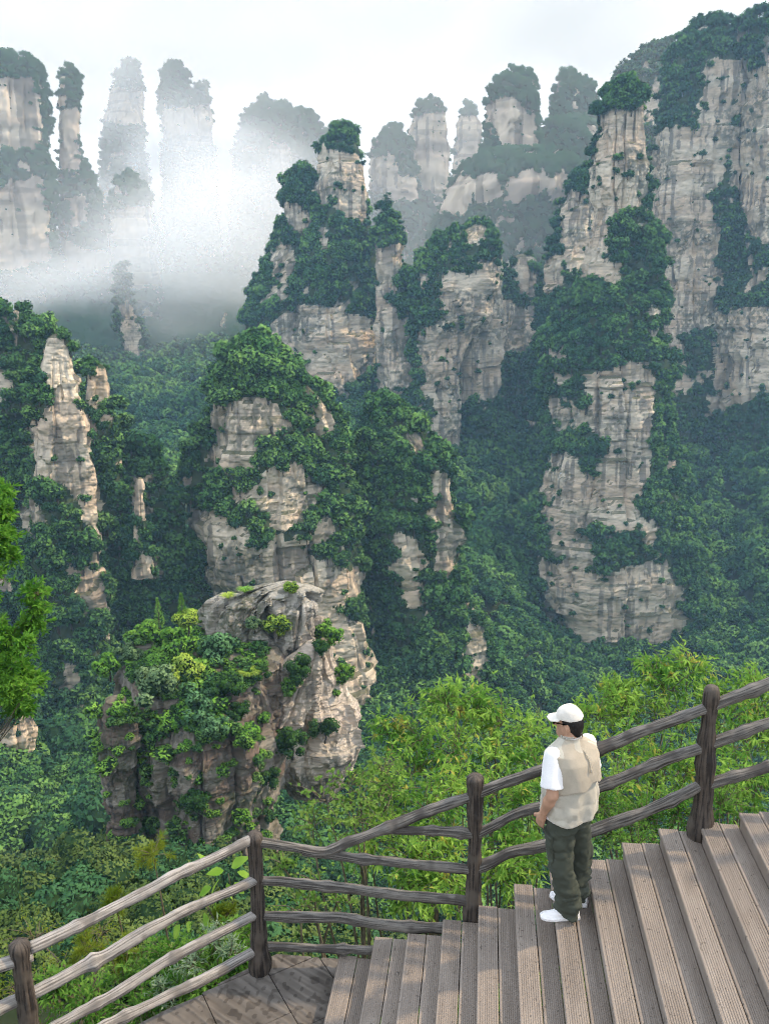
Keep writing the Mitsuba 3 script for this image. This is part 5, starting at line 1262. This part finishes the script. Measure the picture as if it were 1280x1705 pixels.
# sunglasses, the cord on the cape, a cap button and strap, the cargo pocket and its flap
gl = [tube([H(s * 0.080, -0.01, 0.012), H(s * 0.080, 0.05, 0.014), H(s * 0.070, 0.098, 0.010)], 0.0035, 6) for s in (-1, 1)]
for s in (-1, 1):
    ico = trimesh.creation.icosphere(subdivisions=2); gl.append((ico.vertices * [0.028, 0.006, 0.019] @ (MH * HS) + H(s * 0.036, 0.100, 0.004), ico.faces))
obj('sunglasses', stair_to_world(join(gl)), 'dark_plastic', PERSON, smooth=True)
obj('drawstring', stair_to_world(join([tube(spline([L(0.012, -0.088, 1.43), L(0.010, -0.135, 1.40), L(0.014, -0.168, 1.35), L(0.008, -0.190, 1.30)], 12), 0.0042, 6), tube([L(0.008, -0.190, 1.31), L(0.008, -0.192, 1.285)], 0.008, 8)])), 'cape_cloth', PERSON, smooth=True)
ico = trimesh.creation.icosphere(subdivisions=1); obj('cap_button', stair_to_world((ico.vertices * 0.008 + H(0, -0.010, 0.146), ico.faces)), 'cap_cloth', CAP, smooth=True)


def pocket_sdf(P, z0, z1, th):
    d = trouser_sdf(P); q = (P - _c0) @ MT.T
    ang = np.arctan2((P[:, 1] - 5.53), -(P[:, 0] - 0.60))
    return np.maximum(np.maximum(np.maximum(d - th + 0.006 * ridged(P, 22, 61, (1, 1, 0.15)), -d - 0.01), np.maximum(z0 - P[:, 2], P[:, 2] - z1)), np.abs(ang + 0.42) - 0.55)


TRO = PERSON + '__trousers'
for nm, a, b, th in (('cargo_pocket', 0.54, 0.72, 0.016), ('pocket_flap', 0.70, 0.765, 0.024)):
    obj(nm, stair_to_world(relax(surface_net(lambda P: pocket_sdf(P, a, b, th), (0.3, 5.2, 0.5), (0.72, 5.75, 0.8), 0.006), 2)), 'trouser_cloth', TRO, smooth=True)

# drifting mist: (pixel x, pixel y, distance, half widths across, along and up in metres, density)
MIST = [(60, 492, 560, 38, 40, 9, 0.0070), (130, 478, 560, 34, 40, 11, 0.0090), (200, 466, 580, 36, 40, 12, 0.0045), (320, 425, 640, 40, 50, 20, 0.0100), (390, 365, 700, 36, 60, 36, 0.0115), (285, 468, 600, 34, 40, 13, 0.0040),
        (190, 270, 830, 30, 40, 50, 0.0060), (250, 330, 860, 42, 50, 50, 0.0080), (330, 340, 900, 46, 50, 40, 0.0065), (400, 290, 880, 40, 50, 50, 0.0050), (150, 200, 900, 34, 60, 50, 0.0045), (320, 550, 600, 35, 40, 10, 0.0020), (250, 560, 560, 30, 30, 10, 0.0020),
        (480, 250, 950, 60, 60, 40, 0.0025), (250, 560, 600, 170, 120, 90, 0.0005), (380, 520, 720, 140, 120, 100, 0.0007)]
CEIL = (0.215, 15, 160, 0.0034)

# ------------------------------------------------------------------ air: one box of thin haze, and drifting mist inside it
scene['haze_air'] = {'type': 'homogeneous', 'albedo': rgb(0.39, 0.68, 1.0), 'sigma_t': rgb(0.00031, 0.00031, 0.00031)}
_lo, _hi = np.array([-2400.0, -360.0, float(_Z.min()) - 1.0]), np.array([2400.0, 2620.0, 660.0])
scene['haze'] = {'type': 'cube', 'to_world': T().translate(((_lo + _hi) / 2).tolist()).scale(((_hi - _lo) / 2).tolist()), 'bsdf': {'type': 'null'}, 'interior': {'type': 'ref', 'id': 'haze_air'}}
tag('haze', 'thin blue haze filling the whole valley', 'haze', kind='stuff')
scene['camera']['medium'] = {'type': 'ref', 'id': 'haze_air'}

_mlo, _mhi = np.array([-900.0, 430.0, -330.0]), np.array([620.0, 2100.0, 640.0])
_nx, _ny, _nzv = 150, 110, 120
_gx, _gy, _gz = [np.linspace(a, b, n) for a, b, n in zip(_mlo, _mhi, (_nx, _ny, _nzv))]
_GZ, _GY, _GX = np.meshgrid(_gz, _gy, _gx, indexing='ij')
_P = np.stack([_GX, _GY, _GZ], -1)
_n1 = meshkit.fbm(_P * [0.008, 0.006, 0.011] + 3.3, 4, 21)
_n2 = meshkit.fbm(_P * [0.022, 0.016, 0.03] + 9.1, 3, 22)
_d = np.zeros(_GX.shape)
for (x, y, D, sx, sy, sz, k) in MIST:
    c = at(x, y, D)
    _d += k * np.exp(-0.5 * (((_GX - c[0]) / sx) ** 2 + ((_GY - c[1]) / sy) ** 2 + ((_GZ - c[2]) / sz) ** 2))
_wisp = np.clip((_n1 * 0.55 + _n2 * 0.45 - 0.42) / 0.17, 0, 1)
_d *= _wisp ** 1.2 * 2.1
_ceil = np.clip((_GZ - (CEIL[0] * _GY + CEIL[1]) + 240 * (_n1 - 0.5)) / CEIL[2], 0, 1) * np.clip((_GY - 760) / 260, 0, 1)
_d += CEIL[3] * _ceil ** 1.5 * (0.4 + 1.2 * _wisp)
_edge = np.ones(_GX.shape)
for _v, _a, _b, _w in ((_GX, _mlo[0], _mhi[0], 90), (_GY, _mlo[1], _mhi[1], 60), (_GZ, _mlo[2], _mhi[2], 60)):
    _edge *= np.clip((_v - _a) / _w, 0, 1) * np.clip((_b - _v) / _w, 0, 1)
_d = np.clip(_d * _edge, 0, 0.03) + 0.00034
_m = T().translate(_mlo.tolist()).scale((_mhi - _mlo).tolist())
scene['mist_air'] = {'type': 'heterogeneous', 'albedo': rgb(0.95, 0.975, 0.995), 'sigma_t': {'type': 'gridvolume', 'grid': mi.VolumeGrid(_d[..., None].astype(np.float32)), 'to_world': _m, 'filter_type': 'trilinear'}}
scene['mist'] = {'type': 'cube', 'to_world': T().translate(((_mlo + _mhi) / 2).tolist()).scale(((_mhi - _mlo) / 2).tolist()), 'bsdf': {'type': 'null'}, 'interior': {'type': 'ref', 'id': 'mist_air'}, 'exterior': {'type': 'ref', 'id': 'haze_air'}}
tag('mist', 'white mist drifting between the far pillars', 'mist', kind='stuff')
